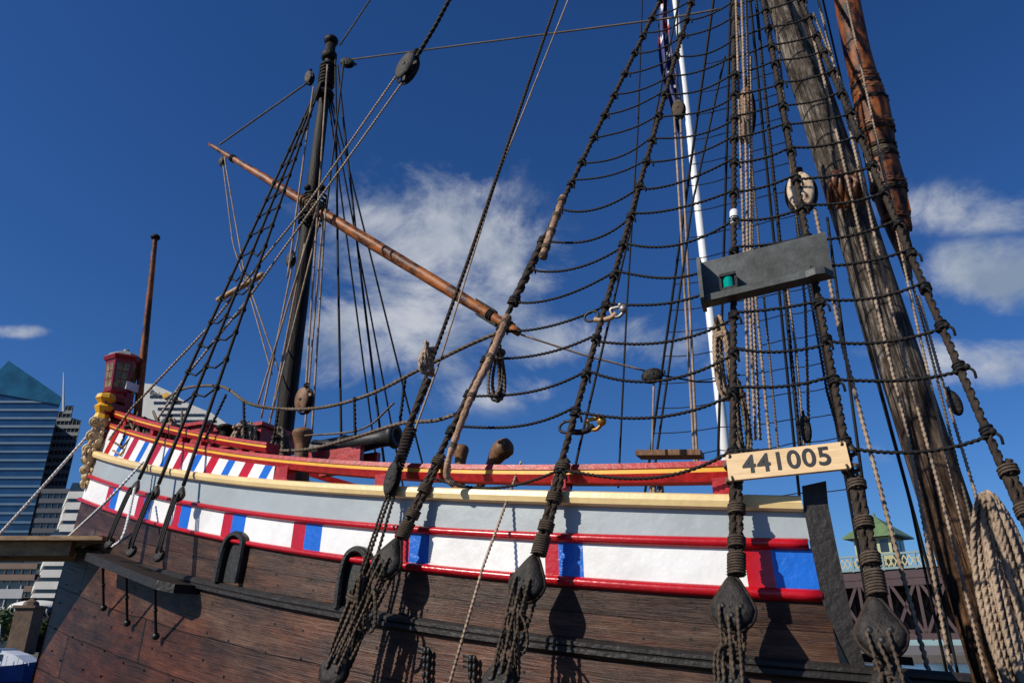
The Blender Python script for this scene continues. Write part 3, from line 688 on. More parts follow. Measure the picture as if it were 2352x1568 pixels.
G('halyard',[(1562,250,-1.2),(1604,1100,-1.2)],.016,ROPET,False)
G('halyard',[(1556,-10,-1.2),(1556,240,-1.2)],.012,ROPEB,False)
G('running_rope',[(1890,0,-1.),(2010,520,-1.),(2140,1140,-1.)],.014,ROPEB,False)
G('running_rope',[(1868,30,.6),(1962,262,.3),(2005,420,.2)],.012,ROPET)
G('running_rope',[(1846,0,.9),(1905,230,.9),(1990,600,.9),(2085,1000,1.),(2190,1568,1.2)],.015,ROPET)
G('running_rope',[(1880,0,.7),(1960,330,.6),(2060,760,.6),(2160,1130,.6),(2270,1568,.6)],.015,ROPET)
G('running_rope',[(1945,0,.5),(2010,300,.4),(2110,760,.4),(2200,1160,.4),(2300,1568,.4)],.013,ROPET)
G('running_rope',[(2020,360,.3),(2150,860,.4),(2320,1568,.4)],.012,ROPEG)
G('running_rope',[(1872,480,1.9),(1935,790,1.9),(2050,1230,2.),(2140,1568,2.1)],.015,ROPET)
G('running_rope',[(1830,500,.4),(1900,900,.4),(1990,1220,.4)],.013,ROPEB)
G('running_rope',[(2110,680,1.),(2180,930,1.2),(2240,1130,1.4),(2300,1400,1.5)],.012,ROPET)
for uu,sh in ((2090,0),(2115,1),(2180,2)): G('running_rope',[(uu-140,640+sh*60,-.3),(uu,1150,-.3),(uu+90,1568,-.3)],.013,ROPEB,False)
G('running_rope',[(1900,500,-2.2),(1990,1170,-2.2),(2030,1400,-2.2)],.02,ROPEB,False)
def GL(pts,r,mat,name='stay'): return G(name,pts,r,mat,False)
G('stay',[(808,137,0),(1130,95,0.),(1540,42,0.),(1660,20,0)],.012,ROPEG,False)
GL([(780,105,0),(870,-30,0)],.014,ROPEG)
GL([(707,190,.2),(505,332,.28)],.014,ROPEG)
GL([(770,130,0),(776,600,0),(784,1010,0)],.016,ROPEB)
GL([(775,150,0),(825,600,-.2),(882,1060,-.3)],.016,ROPEB)
GL([(510,360,.28),(535,560,.28),(580,700,.28),(625,860,.28)],.010,ROPET,'running_rope')
GL([(515,360,.28),(560,620,.4),(640,850,.4)],.010,ROPET,'running_rope')
for a,b in (((740,440),(592,930)),((690,520),(600,960)),((700,560),(622,960)),((752,150),(702,900)),((748,480),(716,1000)),((742,500),(700,990)),((720,200),(660,640)),((790,140),(750,480)),((736,500),(612,1000))):
    GL([(a[0],a[1],.35),(b[0],b[1],.45)],.013,ROPET if rng.rand()<.75 else ROPEB,'halyard')
G('brace',[(1048,-30,.8),(1000,60,.8),(955,135,.8)],.03,ROPEB)
G('brace',[(912,172,.8),(700,478,1.1),(480,750,1.4),(300,940,1.6),(250,1010,1.6)],.014,ROPET)
G('brace',[(924,190,.8),(760,420,1.05),(560,700,1.35),(430,860,1.5),(330,1010,1.6)],.014,ROPET)
G('guard_rope',[(380,915,1.5),(430,890,1.6),(510,888,1.8),(570,925,2.),(640,938,2.),(740,935,2.1),(850,905,2.2),(960,850,2.3),(1060,800,2.4),(1140,765,2.4)],.016,ROPEG,True,True)
G('guard_rope',[(470,1000,1.9),(600,1030,2.),(700,1032,2.1),(810,1005,2.2),(920,972,2.3),(1000,965,2.35),(1062,945,2.4)],.016,ROPEG,True,True)
G('guard_rope',[(700,1000,2.0),(830,985,2.2),(905,925,2.3)],.010,ROPEG,True,True)
for (u0,v0,u1,v1) in [(931,868,918,975),(814,912,816,1000),(560,922,562,1010),(640,938,622,1050),(520,905,470,1010)]:
    G('guard_rope_hanger',[(u0,v0,2.2),(u1,v1,2.2)],.014,ROPEB)
G('stay',[(1196,768,.2),(1340,815,-.2),(1488,853,-.6)],.012,ROPET,False)
GL([(1502,870,-.6),(1498,1040,-.6)],.012,ROPET,'running_rope')
GL([(1512,860,-.6),(1620,880,-1.),(1700,860,-1.)],.010,ROPEB,'running_rope')
def sleeve(pts,r0,r1):
    mb=MB();P=catm([cl(*p) for p in pts],10);Q,t,Ltot=rs(P,.012);k=t/Ltot
    sweep(mb,Q,(r0+(r1-r0)*k)*(1+.08*np.sin(t*70)+.05*np.sin(t*31+1)),10)
    for s in (.04,.3,.55,.8,.97):
        i=min(len(Q)-4,int(s*len(Q)));coil(mb,Q[i],Q[i+3],(r0+(r1-r0)*s)*1.06,.006,1,3)
    mb.build('chafe_sleeve',[ROPEP,ROPEG],ship,True)
sleeve([(1166,728,2.35),(1122,830,2.6),(1085,905,2.75),(1045,1010,2.85),(1026,1075,2.85),(1030,1100,2.82),(1044,1112,2.8)],.033,.02)
sleeve([(1294,452,2.15),(1270,520,2.2),(1246,592,2.25)],.03,.03)
mb=MB()
p,q=lineat_v(low[0],Hm,548),lineat_v(low[0],Hm,700);addrope(mb,[p,q],.036,True);coil(mb,p,p+(q-p)*.1,.04,.010);coil(mb,q,q-(q-p)*.1,.04,.010)
mb.build('shroud_serving',[ROPED],ship,True)
# ---- blocks
def block(c,ax,L,Wd,mat=WOODB,out=A3([-.42,-.9,0.]),parent=ship,strap=ROPEB):
    ax=unit(ax);out=unit(out-ax*(out@ax));sd=np.cross(ax,out);mb=MB()
    for s in(-1,1): sph(mb,c+out*s*Wd*.28,L/2,0,sx=Wd/L,sz=1,ax=ax,sy=.28*Wd/L*1.0,e1=sd,sides=18,rings=12)
    lathe(mb,c-out*Wd*.1,out,[(0,Wd*.36),(Wd*.2,Wd*.36)],16,1)
    for s in(-1,1): lathe(mb,c+out*s*Wd*.4,out*s,[(0,Wd*.12),(Wd*.04,Wd*.1)],10,1)
    n=22;P=[c+ax*(L*.53)*math.cos(2*math.pi*i/n)+sd*(Wd*.55)*math.sin(2*math.pi*i/n) for i in range(n)]
    sweep(mb,P,Wd*.07,7,False,2,ref=out,closed=True)
    coil(mb,c+ax*L*.52,c+ax*L*.72,Wd*.13,Wd*.05,2)
    return mb.build('pulley_block',[mat,IRON,strap],parent,True)
def dirpx(u0,v0,u1,v1,off): return cl(u1,v1,off)-cl(u0,v0,off)
block(cl(936,157,.8),dirpx(920,190,952,130,.8),.42,.24,DEADM)
block(cl(1840,445,1.2),dirpx(1846,480,1836,400,1.2),.36,.22,pm('bleached_block_wood',(.60,.45,.30),.6,.3,6,.5,(3,3,3),col2=(.30,.19,.11),lo=.36,hi=.5),strap=ROPED)
block(cl(1714,265,.9),dirpx(1712,320,1712,210,.9),.62,.15,WOODB)
block(cl(1559,253,-1.2),Z_,.28,.16,ROPEG)
block(cl(700,920,1.9),Z_,.24,.16,WOODB)
block(cl(902,1100,2.72),Z_+.2*X_,.24,.10,DEADM)
block(cl(1498,863,-.6),X_+.3*Z_,.22,.15,DEADM)
block(cl(798,145,0),X_-.2*Z_,.2,.14,DEADM)
block(cl(711,180,.1),Z_,.24,.14,DEADM)
block(cl(668,597,.4),Z_,.2,.12,DEADM)
block(cl(1850,985,1.3),Z_,.2,.07,DEADM)
block(cl(2192,925,.3),Z_-.2*X_,.2,.09,DEADM)
block(cl(510,372,.28),Z_,.14,.1,DEADM)
LEATH=pm('oiled_leather',(.30,.12,.045),.45,.4,9,.5,col2=(.08,.028,.012),dirt=.4,lo=.4,hi=.6)
mb=MB()
for i in range(14):
    a=cl(1900+rng.uniform(0,16)+i*5,392+rng.uniform(0,34),.27);b=cl(1896+rng.uniform(0,20)+i*6,474+rng.uniform(-25,24),.32)
    m=(a+b)/2+A3([-.06,-.15,0])*rng.uniform(.6,1.3);sweep(mb,catm([a,m,b],6),.02+.018*abs(math.sin(i*1.7)),8)
for i in range(4): coil(mb,cl(1905+i*14,440-i*10,.22),cl(1925+i*14,434-i*10,.22),.05,.016)
mb.build('parrel_lashing',[LEATH],ship,True)
Py=[(1932,-60,26),(1945,0,27),(1968,120,29),(1988,195,31),(2003,245,37),(2012,300,39),(2022,350,34),(2038,420,39),(2052,480,34),(2062,530,25),(2078,590,14),(2088,640,8)]
fr=Matrix.Translation(Vector(cl(1945,0,-.25).tolist()))@(Vector((cl(2062,530,-.25)-cl(1945,0,-.25)).tolist()).to_track_quat('Z','Y').to_matrix().to_4x4())
mb=MB();P=A3([cl(u,v,-.25) for u,v,w in Py]);R=A3([w/F*np.linalg.norm(p-A3([0,0,CZ]))*.84 for p,(u,v,w) in zip(P,Py)])
d=np.r_[0,np.cumsum(np.linalg.norm(np.diff(P,axis=0),axis=1))];Q,t,_=rs(P,.05)
sweep(mb,Q,np.interp(t,d,R),16);mb.build('main_yard',[VARN2],ship,True,frame=fr)
wY=lambda v:float(np.interp(v,[q[1] for q in Py],[q[2] for q in Py]))
uY=lambda v:float(np.interp(v,[q[1] for q in Py],[q[0] for q in Py]))
for v,mt_ in [(184,LEATH),(198,ROPEB),(212,LEATH),(236,ROPEB),(290,LEATH),(304,ROPED),(340,ROPED),(352,ROPEG),(364,ROPED),(425,LEATH),(440,ROPED),(500,LEATH)]:
    mb=MB();p=cl(uY(v),v,-.25);ax=unit(cl(uY(v+14),v+14,-.25)-p);rr=wY(v)/F*np.linalg.norm(p-A3([0,0,CZ]))*.87;coil(mb,p,p+ax*.05,rr,.010,0,3);mb.build('yard_lashing',[mt_],ship,True)
for (du,v,l) in [(24,270,.2),(30,320,.14),(26,400,.12),(30,450,.2),(26,490,.18),(14,545,.16),(-26,300,.14),(-24,390,.12)]:
    mb=MB();boxo(mb,cl(uY(v)+du,v,-.22),cl(uY(v+18),v+18,-.2)-cl(uY(v),v,-.2),X_,NN,l,.035,.05,0);mb.build('yard_cleat',[VARN2],ship,False)
# sidelight board
s3=lineat_v(low[2],Hm,655);s4=lineat_v(low[3],Hm,612);ex=unit((s4-s3)*A3([1,1,0]));ey=unit(A3([ex[1],-ex[0],0]));
if ey[1]>0: ey=-ey
ex=unit(s4-s3)
o=s3+ey*.05
L0,L1=-.19,.62
sb=MB();boxo(sb,o+ex*(L0+L1)/2+Z_*.045,ex,ey,Z_,(L1-L0)/2,.016,.15,0)
V=[]
n=14;SD=.13
for i in range(n+1):
    t=i/n;x=L0+(L1-L0)*t;w=SD if t<.85 else SD*math.sqrt(max(0,1-((t-.85)/.15)**2))*.9+.03
    V+=[o+ex*x-Z_*.105+ey*.016,o+ex*x-Z_*.105+ey*w,o+ex*x-Z_*.15+ey*w,o+ex*x-Z_*.15+ey*.016]
Fc=[(0,1,2,3),(4*n,4*n+3,4*n+2,4*n+1)]
for i in range(n):
    for j in range(4): Fc.append((i*4+j,i*4+4+j,i*4+4+(j+1)%4,i*4+(j+1)%4))
sb.add(V,Fc)
pl=[o+ex*L0+ey*a+Z_*b for a,b in [(.0,-.17),(.14,-.17),(.175,-.14),(.185,.06),(.17,.14),(.13,.18),(0,.2)]]
prism(sb,pl,ex*-.025)
sbo=sb.build('sidelight_board',[DKGREY],ship)
m,nt,b=nodes('green_lamp_lens');b.inputs['Base Color'].default_value=(0,.30,.24,1);b.inputs['Roughness'].default_value=.08;b.inputs['Coat Weight'].default_value=.6;GREEN=m
lp_=o+ex*(L0+.16)+ey*.055-Z_*.03
mb=MB();lathe(mb,lp_,Z_,[(-.042,.036),(-.035,.040),(.035,.040),(.042,.036)],18,0)
boxo(mb,lp_-Z_*.052,ex,ey,Z_,.054,.045,.010,1);boxo(mb,lp_+Z_*.052,ex,ey,Z_,.054,.045,.010,1)
for s in(-1,1): boxo(mb,lp_+ex*s*.050-ey*.004,ex,ey,Z_,.008,.040,.042,1)
mb.build('navigation_lamp',[GREEN,IRON],sbo,False)
for p in (s3,s4):
    for aa,bb_ in ((-.07,-.02),(.05,.1)):
        mb=MB();coil(mb,p+Z_*aa,p+Z_*bb_,.05,.009);mb.build('board_lashing',[ROPEB],sbo,True)
ax=unit(Hm-low[2]);p=lineat_v(low[2],Hm,500);mb=MB();lathe(mb,p,ax,[(-.07,.028),(-.06,.032),(.06,.032),(.07,.028)],12);mb.build('white_tape',[WHITE],ship,True)
# number sign
a=lineat_v(low[2],Hm,1086);bb=lineat_v(low[3],Hm,1058);ex=unit(bb-a);up=unit((Hm-low[2])+(Hm-low[3]));nrm=unit(np.cross(ex,up));
if nrm[1]>0:nrm=-nrm
up=unit(np.cross(nrm,ex));
if up[2]<0: up=-up
W_=np.linalg.norm(bb-a);c=(a+bb)/2+nrm*.05-ex*.012
mb=MB();poly=[]
hw,hh,cr_=W_/2+.012,.082,.010
for (sx,sy,a0) in ((1,1,0),(-1,1,90),(-1,-1,180),(1,-1,270)):
    for k in range(4):
        t=math.radians(a0+k*30);poly.append(c+ex*(sx*(hw-cr_)+cr_*math.cos(t))+up*(sy*(hh-cr_)+cr_*math.sin(t)))
prism(mb,poly,nrm*.018,0)
for sx in(-1,1):
    for sy in(-1,1): lathe(mb,c+ex*sx*(hw-.02)+up*sy*(hh-.02)+nrm*.018,nrm,[(0,.008),(.002,.007)],10,1)
sgn=mb.build('number_sign',[SIGNW,IRON],None);tag(sgn,'varnished wooden board with black numbers 441005 lashed to rigging','sign')
textmesh('441005',.155,pm('black_lettering',(.012,.012,.014),.5,.2,9,0),c+nrm*.0205,ex,up,'lettering',sgn,.0030,.001,sx=.93)
for p in (a,bb):
    for s in(-.05,.05):
        mb=MB();coil(mb,p+up*(s-.012),p+up*(s+.012),.045,.006,0,3);mb.build('sign_lashing',[ROPEG],sgn,True)
for sx in(-1,1):
    for sy in(-1,1):
        mb=MB();q=c+ex*sx*(hw-.02)+up*sy*(hh-.02)+nrm*.018;addrope(mb,catm([q,q+nrm*.012+up*sy*.012,q+up*sy*.03-nrm*.02,(a if sx<0 else bb)+up*sy*.09],5),.005);mb.build('sign_lashing',[ROPEG],sgn,True)
# knights
def knight(u,v0,v1,off,w,nm='belaying_knight'):
    a=cl(u,v1,off);b=cl(u+8,v0,off);mb=MB()
    P=rs(A3([a,b]),.02)[0];n=len(P);t=np.linspace(0,1,n);r=w*(1-.25*np.sin(t*math.pi*.9)**2+.5*np.clip(t-.7,0,1)*2)
    r[-1]*=.6;r[-2]*=.88
    sweep(mb,P,r,10);mb.build(nm,[WOODB],ship,True)
knight(1052,1022,1150,2.0,.055);knight(688,985,1110,1.9,.085)
mb=MB();P=[cl(*p) for p in [(1100,1120,2.),(1128,1070,2.),(1150,1035,2.),(1176,1022,2.)]];P=rs(catm(P,8),.02)[0];sweep(mb,P,np.interp(np.linspace(0,1,len(P)),[0,.5,.8,.95,1],[.03,.05,.085,.07,.03]),12);mb.build('belaying_knight',[WOODB],ship,True)
mb=MB();a=cl(1466,1044,1.8);b=cl(1613,1043,1.8);boxo(mb,(a+b)/2,b-a,NN,Z_,np.linalg.norm(b-a)/2,.08,.02);mb.build('loose_plank',[WOODB],ship)
ga=cl(722,1040,1.6);gb=cl(912,1000,1.6);cn=empty('cannon',ga,'small black deck gun pointing over the rail','cannon')
L=np.linalg.norm(gb-ga);mb=MB();lathe(mb,ga,gb-ga,[(-.12,.02),(-.08,.045),(-.04,.02),(0,.11),(.03,.125),(.06,.11),(L*.35,.1),(L*.36,.11),(L*.4,.11),(L*.41,.095),(L*.8,.075),(L*.9,.08),(L*.95,.115),(L,.11),(L,.06),(L-.1,.055)],20);mb.build('barrel',[IRON],cn,True)
mb=MB();ax=unit(gb-ga)
for s in(-1,1): boxo(mb,ga+ax*L*.35+s*NN*.13-Z_*.14,ax*A3([1,1,.2]),NN,Z_,L*.35,.03,.08)
mb.build('carriage',[REDR],cn)
for (u,v,w,h) in [(590,1018,.32,.1),(480,1005,.2,.06)]:
    mb=MB();c=cl(u,v,.6);boxo(mb,c,NA,NN,Z_,w,.3,h);boxo(mb,c+Z_*(h+.02),NA,NN,Z_,w+.04,.34,.02);boxo(mb,c-Z_*(h+.45),NA,NN,Z_,w*.9,.27,.45);mb.build('deck_locker',[REDR],ship)
# rope coils
def hank(u,v,w,h,off,r,mat,n=7,label='coil of tan rope hanging in the rigging',tilt=0.,inner=.25,knot=True):
    c=cl(u,v,off);d=np.linalg.norm(c-A3([0,0,CZ]));W2=w/F*d/2;H2=h/F*d/2;out=A3([-.42,-.9,0.]);sd=unit(A3([.9,-.42,0]))
    mb=MB()
    for i in range(n):
        fr_=(i+.5)/n
        q=c+out*rng.uniform(-.05,.06)+sd*rng.uniform(-.06,.06)*W2;w2=W2*(inner+(1-inner)*fr_);h2=H2*(.88+.12*fr_);ph=rng.uniform(-.15,.15)
        t=np.linspace(0,2*math.pi,48)[:-1]
        x=w2*np.sin(t)*(.85-.15*np.cos(t))+tilt*h2*np.cos(t)+.03*W2*np.sin(3*t+ph*20);z=h2*np.cos(t)+(H2-h2)*rng.uniform(-.3,1)
        P=q+x[:,None]*sd+z[:,None]*Z_+out*(.03*np.sin(2*t+ph*9))[:,None]
        P=np.vstack([P,P[:1]]);Q,_,_=rs(P,r*.95);sweep(mb,Q,r,9 if r>.015 else 6,True,0,ref=out)
    if knot: coil(mb,c+Z_*H2*.5+tilt*sd*H2*.35,c+Z_*H2*.62+tilt*sd*H2*.6,W2*.6+.01,r,0)
    ob=mb.build('rope_coil',[mat],None,True);tag(ob,label,'rope coil','rope coils hung on the ship');return ob
hank(1664,825,46,195,2.2,.014,ROPET,7,inner=.3)
hank(1142,850,46,150,2.2,.012,ROPEG,6,'loose grey rope hank hanging beside a shroud')
hank(984,825,28,76,2.6,.013,ROPET,6)
hank(2322,1385,118,400,1.5,.018,ROPET,10,'big thick coil of tan rope beside the mast',inner=.06,knot=False)
hank(1508,1118,30,44,1.5,.013,ROPET,5)
hank(643,1030,50,90,1.3,.016,ROPEG,8)
hank(560,1000,70,60,1.2,.018,ROPET,8,'heap of rope coiled on the deck')
hank(392,1000,40,70,1.7,.014,ROPET,8)
hank(1702,960,36,180,1.9,.012,ROPEG,6)
hank(300,1000,40,60,1.6,.014,ROPED,6,'dark rope coil hung at the stern rail')
hank(806,1440,60,210,2.95,.011,ROPEL,7,'dark rope bundle hanging from a shroud tackle',tilt=.22)
for u,v in ((320,985),(350,990),(380,980),(420,1010)): block(cl(u,v,1.6),Z_+.3*X_,.2,.13,DEADM)
for u,v in ((515,975),(565,978)):
    mb=MB();P=rs(A3([cl(u,v+40,1.),cl(u+4,v,1.)]),.02)[0];sweep(mb,P,np.interp(np.linspace(0,1,len(P)),[0,.6,.85,1],[.06,.07,.12,.05]),10);mb.build('bitt',[DKMAST],ship,True)
STEEL=pm('dull_steel',(.30,.28,.26),.4,.3,9,0,metal=.6)
def carab(u,v,off,s,colm,clipm,slm,label):
    c=cl(u,v,off);sd=unit(A3([.9,-.42,0])+Z_*.08);out=A3([-.42,-.9,0.]);e=empty('carabiner',c,label,'carabiner','safety clips on the shrouds')
    t=np.linspace(0,2*math.pi,25)[:-1]
    for k,(dx,mat,nm) in enumerate(((-.10,clipm,'clip'),(.08,colm,'hook'))):
        mb=MB();P=c+sd*s*(dx+.048*np.cos(t))[:,None]+Z_*s*(.034*np.sin(t)+.02*np.cos(2*t)*(k*.6)+(.02 if k==0 else .012))[:,None];sweep(mb,P,(.009 if k==0 else .012)*s,8,False,0,ref=out,closed=True)
        if k: sph(mb,c+sd*s*.12+Z_*.012,.03*s);sph(mb,c+sd*s*.10+Z_*.045*s,.018*s)
        mb.build(nm,[mat],e,True)
    mb=MB();sweep(mb,catm([c-sd*s*.08-Z_*.01,c-sd*s*.03+Z_*-.03,c+sd*s*.03-Z_*.03,c+sd*s*.07-Z_*.005],6),.018*s,8);mb.build('sling',[slm],e,True)
GOLD=pm('gold_anodised',(.50,.28,.04),.4,.4,12,.2,metal=.4,col2=(.20,.10,.02))
carab(1338,980,2.62,1.1,GOLD,IRON,DKMAST,'gold and black safety carabiners clipped to a shroud')
carab(1392,724,2.4,1.1,STEEL,IRON,WOODL,'wooden toggle with metal clips on a shroud')
for (u0,v0,u1,v1) in [(500,690,604,630)]:
    mb=MB();sweep(mb,rs(A3([cl(u0,v0,1.1),cl(u1,v1,1.1)]),.03)[0],.035,8);mb.build('shroud_stretcher',[WOODL],ship,True)
for _ in range(14):
    u0=rng.uniform(270,430);v0=rng.uniform(930,990);u1=u0+rng.uniform(-70,80);v1=v0+rng.uniform(30,90)
    G('running_rope',[(u0,v0,1.65),((u0+u1)/2,max(v0,v1)+8,1.7),(u1,v1,1.7)],.012,[ROPET,ROPEB,ROPEG][rng.randint(3)],False,True)
def mooring(P,r,label):
    mb=MB();addrope(mb,catm(P,8),r,True);o=mb.build('mooring_rope',[ROPEW],None,True);tag(o,label,'rope','mooring ropes at the stern')
mooring([stp(215,985),stp(100,1115,.3),at(-60,1290,8.5)],.016,'pale mooring rope running from the stern to the wharf')
mooring([on_hull(330,1060,.1)[2],on_hull(250,1145,.3)[2],at(148,1240,7.6)],.014,'pale mooring rope hanging from the stern rail')
mooring([on_hull(310,1120,.2)[2],on_hull(285,1225,.35)[2],on_hull(258,1255,.34)[2]],.014,'pale rope looped over the channel')
# boarding platform
PLK=pm('platform_timber',(.42,.25,.11),.6,.3,5,.3,(1,6,6),col2=(.20,.11,.05),dirt=.4)
gw=MB();zt_=at(120,1238,7.45)[2];xr=at(244,1240,7.45)[0];xl=-8.8;xc=(xr+xl)/2
for i in range(4):
    y=7.45+i*.24;boxo(gw,[xc+rng.uniform(-.03,.03)-(.35 if i>1 else 0),y,zt_],[1,0,.0],Y_,Z_,(xr-xl)/2,.11,.02)
for y in (7.5,8.0): boxo(gw,[xc-.3,y,zt_-.087],X_,Y_,Z_,(xr-xl)/2-.04,.04,.065)
for x in (-8.2,-7.2,-6.2,-5.3): boxo(gw,[x,7.75,zt_-.078],Y_,X_,Z_,.2,.04,.05)
g=gw.build('boarding_platform',[PLK],None);tag(g,'timber plank platform fixed at the stern','platform')

# =================== SETTING ===================
def simp(name,col,rough=.6,**k): return pm(name,col,rough,k.pop('var',.15),k.pop('scale',.2),k.pop('bump',0),**k)
GL1=simp('blue_glass',(.010,.045,.12),.12,scale=.06,spec=.6,var=.6);GL2=simp('dark_glass',(.02,.03,.04),.15,scale=.3,spec=.7,var=.5)
CONC=simp('white_concrete',(.62,.60,.55),dirt=.1);CONG=simp('grey_concrete',(.15,.165,.18),dirt=.1);CONB=simp('brown_concrete',(.08,.055,.045));SPN=simp('pale_spandrel',(.07,.14,.22),.4);TEAL=simp('teal_glass',(.015,.085,.15),.12,scale=.12,spec=.6,var=.5)
SHX=-.64
def tower(name,label,poly,Y0,dep,glass,band,floor,bh=1.,mull=0,cat='building'):
    e=empty(name,((poly[0][0]+poly[-1][0])/2,Y0,1.),label,cat)
    ext=A3([SHX*dep,dep,0])
    mb=MB();prism(mb,[(x,Y0,z) for x,z in poly],ext);mb.build('glass_body',[glass],e)
    xs=[p[0] for p in poly];x0,x1=min(xs),max(xs);zt=max(p[1] for p in poly);zmn=min(q[1] for q in poly)
    tp=sorted([(p[0],p[1]) for p in poly if p[1]>zmn+1])
    def top(x): return np.interp(x,[p[0] for p in tp],[p[1] for p in tp])
    mb=MB();z=4.
    while z<zt-1:
        xx=[x for x in np.linspace(x0,x1,60) if top(x)>z+bh]
        if len(xx)>2: prism(mb,[(xx[0]-.25,Y0-.5,z),(xx[-1]+.25,Y0-.5,z),(xx[-1]+.25,Y0-.5,z+bh),(xx[0]-.25,Y0-.5,z+bh)],ext*(1+.6/dep))
        z+=floor
    mb.build('floor_bands',[band],e)
    if mull:
        mb=MB()
        for x in np.arange(x0+mull,x1,mull):
            box(mb,x-.10,x+.10,Y0-.3,Y0,2,top(x)-.5)
        mb.build('mullions',[band],e)
    return e
def XZ(u,v,Y): p=at(u,v,Y);return (p[0],p[2])
Yg=300
x1,z1=XZ(141,915,Yg);x0,z0=XZ(22,832,Yg)
tower('glass_tower','blue glass office tower with a sloping teal roof',[(x1,1),(x1,z1),(x0,z0),(x0-6,z0-8),(x0-45,z0-12),(x0-45,1)],Yg,40,GL1,SPN,3.6,.9,0)
mb=MB();V=[(x1+.3,Yg-.8,z1-3),(x1+.3,Yg-.8,z1+.5),(x0,Yg-.8,z0+.5),(x0-5.5,Yg-.8,z0-8),(x0-9,Yg-.8,z0-13)];mb.add(V,[(0,1,2,3,4)])
mb.build('tower_crown',[TEAL],bpy.data.objects['glass_tower'])
def antenna(u0,v0,u1,v1,Y,r,lab):
    a=at(u0,v0,Y);b=at(u0,v1,Y);mb=MB();lathe(mb,a,b-a,[(0,r*1.6),(np.linalg.norm(b-a)*.5,r),(np.linalg.norm(b-a),r*.4)],6);o=mb.build('rooftop_antenna',[CONC],None);tag(o,lab,'antenna')
antenna(146,945,160,855,320,.45,'thin white antenna on a city tower roof')
x0,z0=XZ(128,945,340);x1,_=XZ(187,965,340)
tower('office_tower','grey office tower with stepped roof and dark window bands',[(x0,1),(x0,z0),(x0+4,z0),(x0+4.2,z0+3),(x0+8,z0+3),(x0+8.2,z0-3),(x1,z0-4.5),(x1,1)],340,30,GL2,CONG,3.6,1.7,1.9)
x0,z0=XZ(100,1122,260);x1,_=XZ(192,1122,260)
tower('office_tower','dark older office block with small windows',[(x0,1),(x0,z0),(x1,z0),(x1,1)],260,25,GL2,simp('slate_facade',(.045,.05,.065)),3.4,1.6,2.2)
x0,z0=XZ(165,1108,200);x1,_=XZ(235,1108,200)
tower('apartment_tower','cream white tower with long balcony bands',[(x0-3,1),(x0-3,z0-24),(x0-2.2,z0-24),(x0-2,z0-13),(x0,z0-12),(x0+.2,z0),(x1,z0),(x1,1)],200,20,GL2,CONC,2.9,1.9,0)
Yb=250
pts=[(332,880),(352,882),(392,900),(430,925),(486,948),(520,972),(540,985)]
P=[XZ(u,v,Yb) for u,v in pts];poly=[(P[0][0],1)]+P+[(P[-1][0],1)]
bk=empty('bank_building',(P[2][0],Yb,1),'white office building with raked striped roof and bank sign','building')
mb=MB();prism(mb,[(x,Yb,z) for x,z in poly],[-.4*40,40,0]);
mb.build('walls',[CONC],bk)
mb=MB()
for k,dv_ in enumerate([28,40,52,64,76,88,100,112,124]):
    h=6;ua=345+k*9;ub=[470,492,510,525,532,534,534,534,534][k]
    for u0 in np.arange(ua,ub,9.):
        vt=np.interp(u0,[p[0] for p in pts],[p[1] for p in pts])
        if 880+dv_+ (k*3) < vt+12: continue
        a=XZ(u0,880+dv_+k*2,Yb);b=XZ(u0+7.5,880+dv_+h+k*2,Yb)
        mb.add([(a[0],Yb-.15,a[1]),(b[0],Yb-.15,a[1]),(b[0],Yb-.15,b[1]),(a[0],Yb-.15,b[1])],[(0,1,2,3)])
mb.build('windows',[GL2],bk)
c=at(381,909,Yb);c[1]-=.5;mb=MB();h=1.35
prism(mb,[c+A3([0,0,h]),c+A3([h,0,0]),c-A3([0,0,h]),c-A3([h,0,0])],[0,.3,0]);mb.build('yellow_diamond_sign',[YEL],bk)
c=at(356,903,Yb);c[1]-=.4;textmesh('Bank',2.4,simp('sign_dark',(.05,.05,.06)),c,A3([1,0,-.45]),Z_,'lettering',bk,.03,.05)
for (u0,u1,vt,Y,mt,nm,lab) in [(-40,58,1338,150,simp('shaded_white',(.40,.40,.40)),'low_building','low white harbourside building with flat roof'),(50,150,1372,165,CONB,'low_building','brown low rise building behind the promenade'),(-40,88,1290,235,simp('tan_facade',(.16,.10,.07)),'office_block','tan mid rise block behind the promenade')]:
    x0,z0=XZ(u0,vt,Y);x1,_=XZ(u1,vt,Y)
    tower(nm,lab,[(x0,1),(x0,z0),(x1,z0),(x1,1)],Y,15,GL2,mt,3.3,1.7,2.6)
pv=empty('curved_pavilion',at(80,1425,140),'white rounded glass pavilion above the waterfront','building')
c=at(82,1402,140);a=at(20,1402,140);b=at(142,1402,140);hw2=(b[0]-a[0])/2
mb=MB();sph(mb,c,hw2,0,sx=.35,ax=X_,e1=Z_,sy=.6,sides=24,rings=16);mb.build('shell',[GL2],pv,True)
mb=MB()
for k in np.linspace(-.9,.9,9):
    rr=hw2*math.sqrt(1-k*k);t=np.linspace(0,2*math.pi,25)[:-1];Pp=A3([[c[0]+k*hw2,c[1]+rr*.61*math.sin(q),c[2]+rr*.36*math.cos(q)] for q in t]);sweep(mb,Pp,.12,5,False,0,ref=X_,closed=True)
sph(mb,c+Z_*hw2*.12,hw2,0,sx=.26,ax=X_,e1=Z_,sy=.55,sides=24,rings=16)
mb.build('ribs',[CONC],pv,True)
LEAF=pm('foliage',(.07,.11,.03),.7,.4,1.5,0,col2=(.03,.055,.015));BARK=simp('bark',(.1,.07,.05))
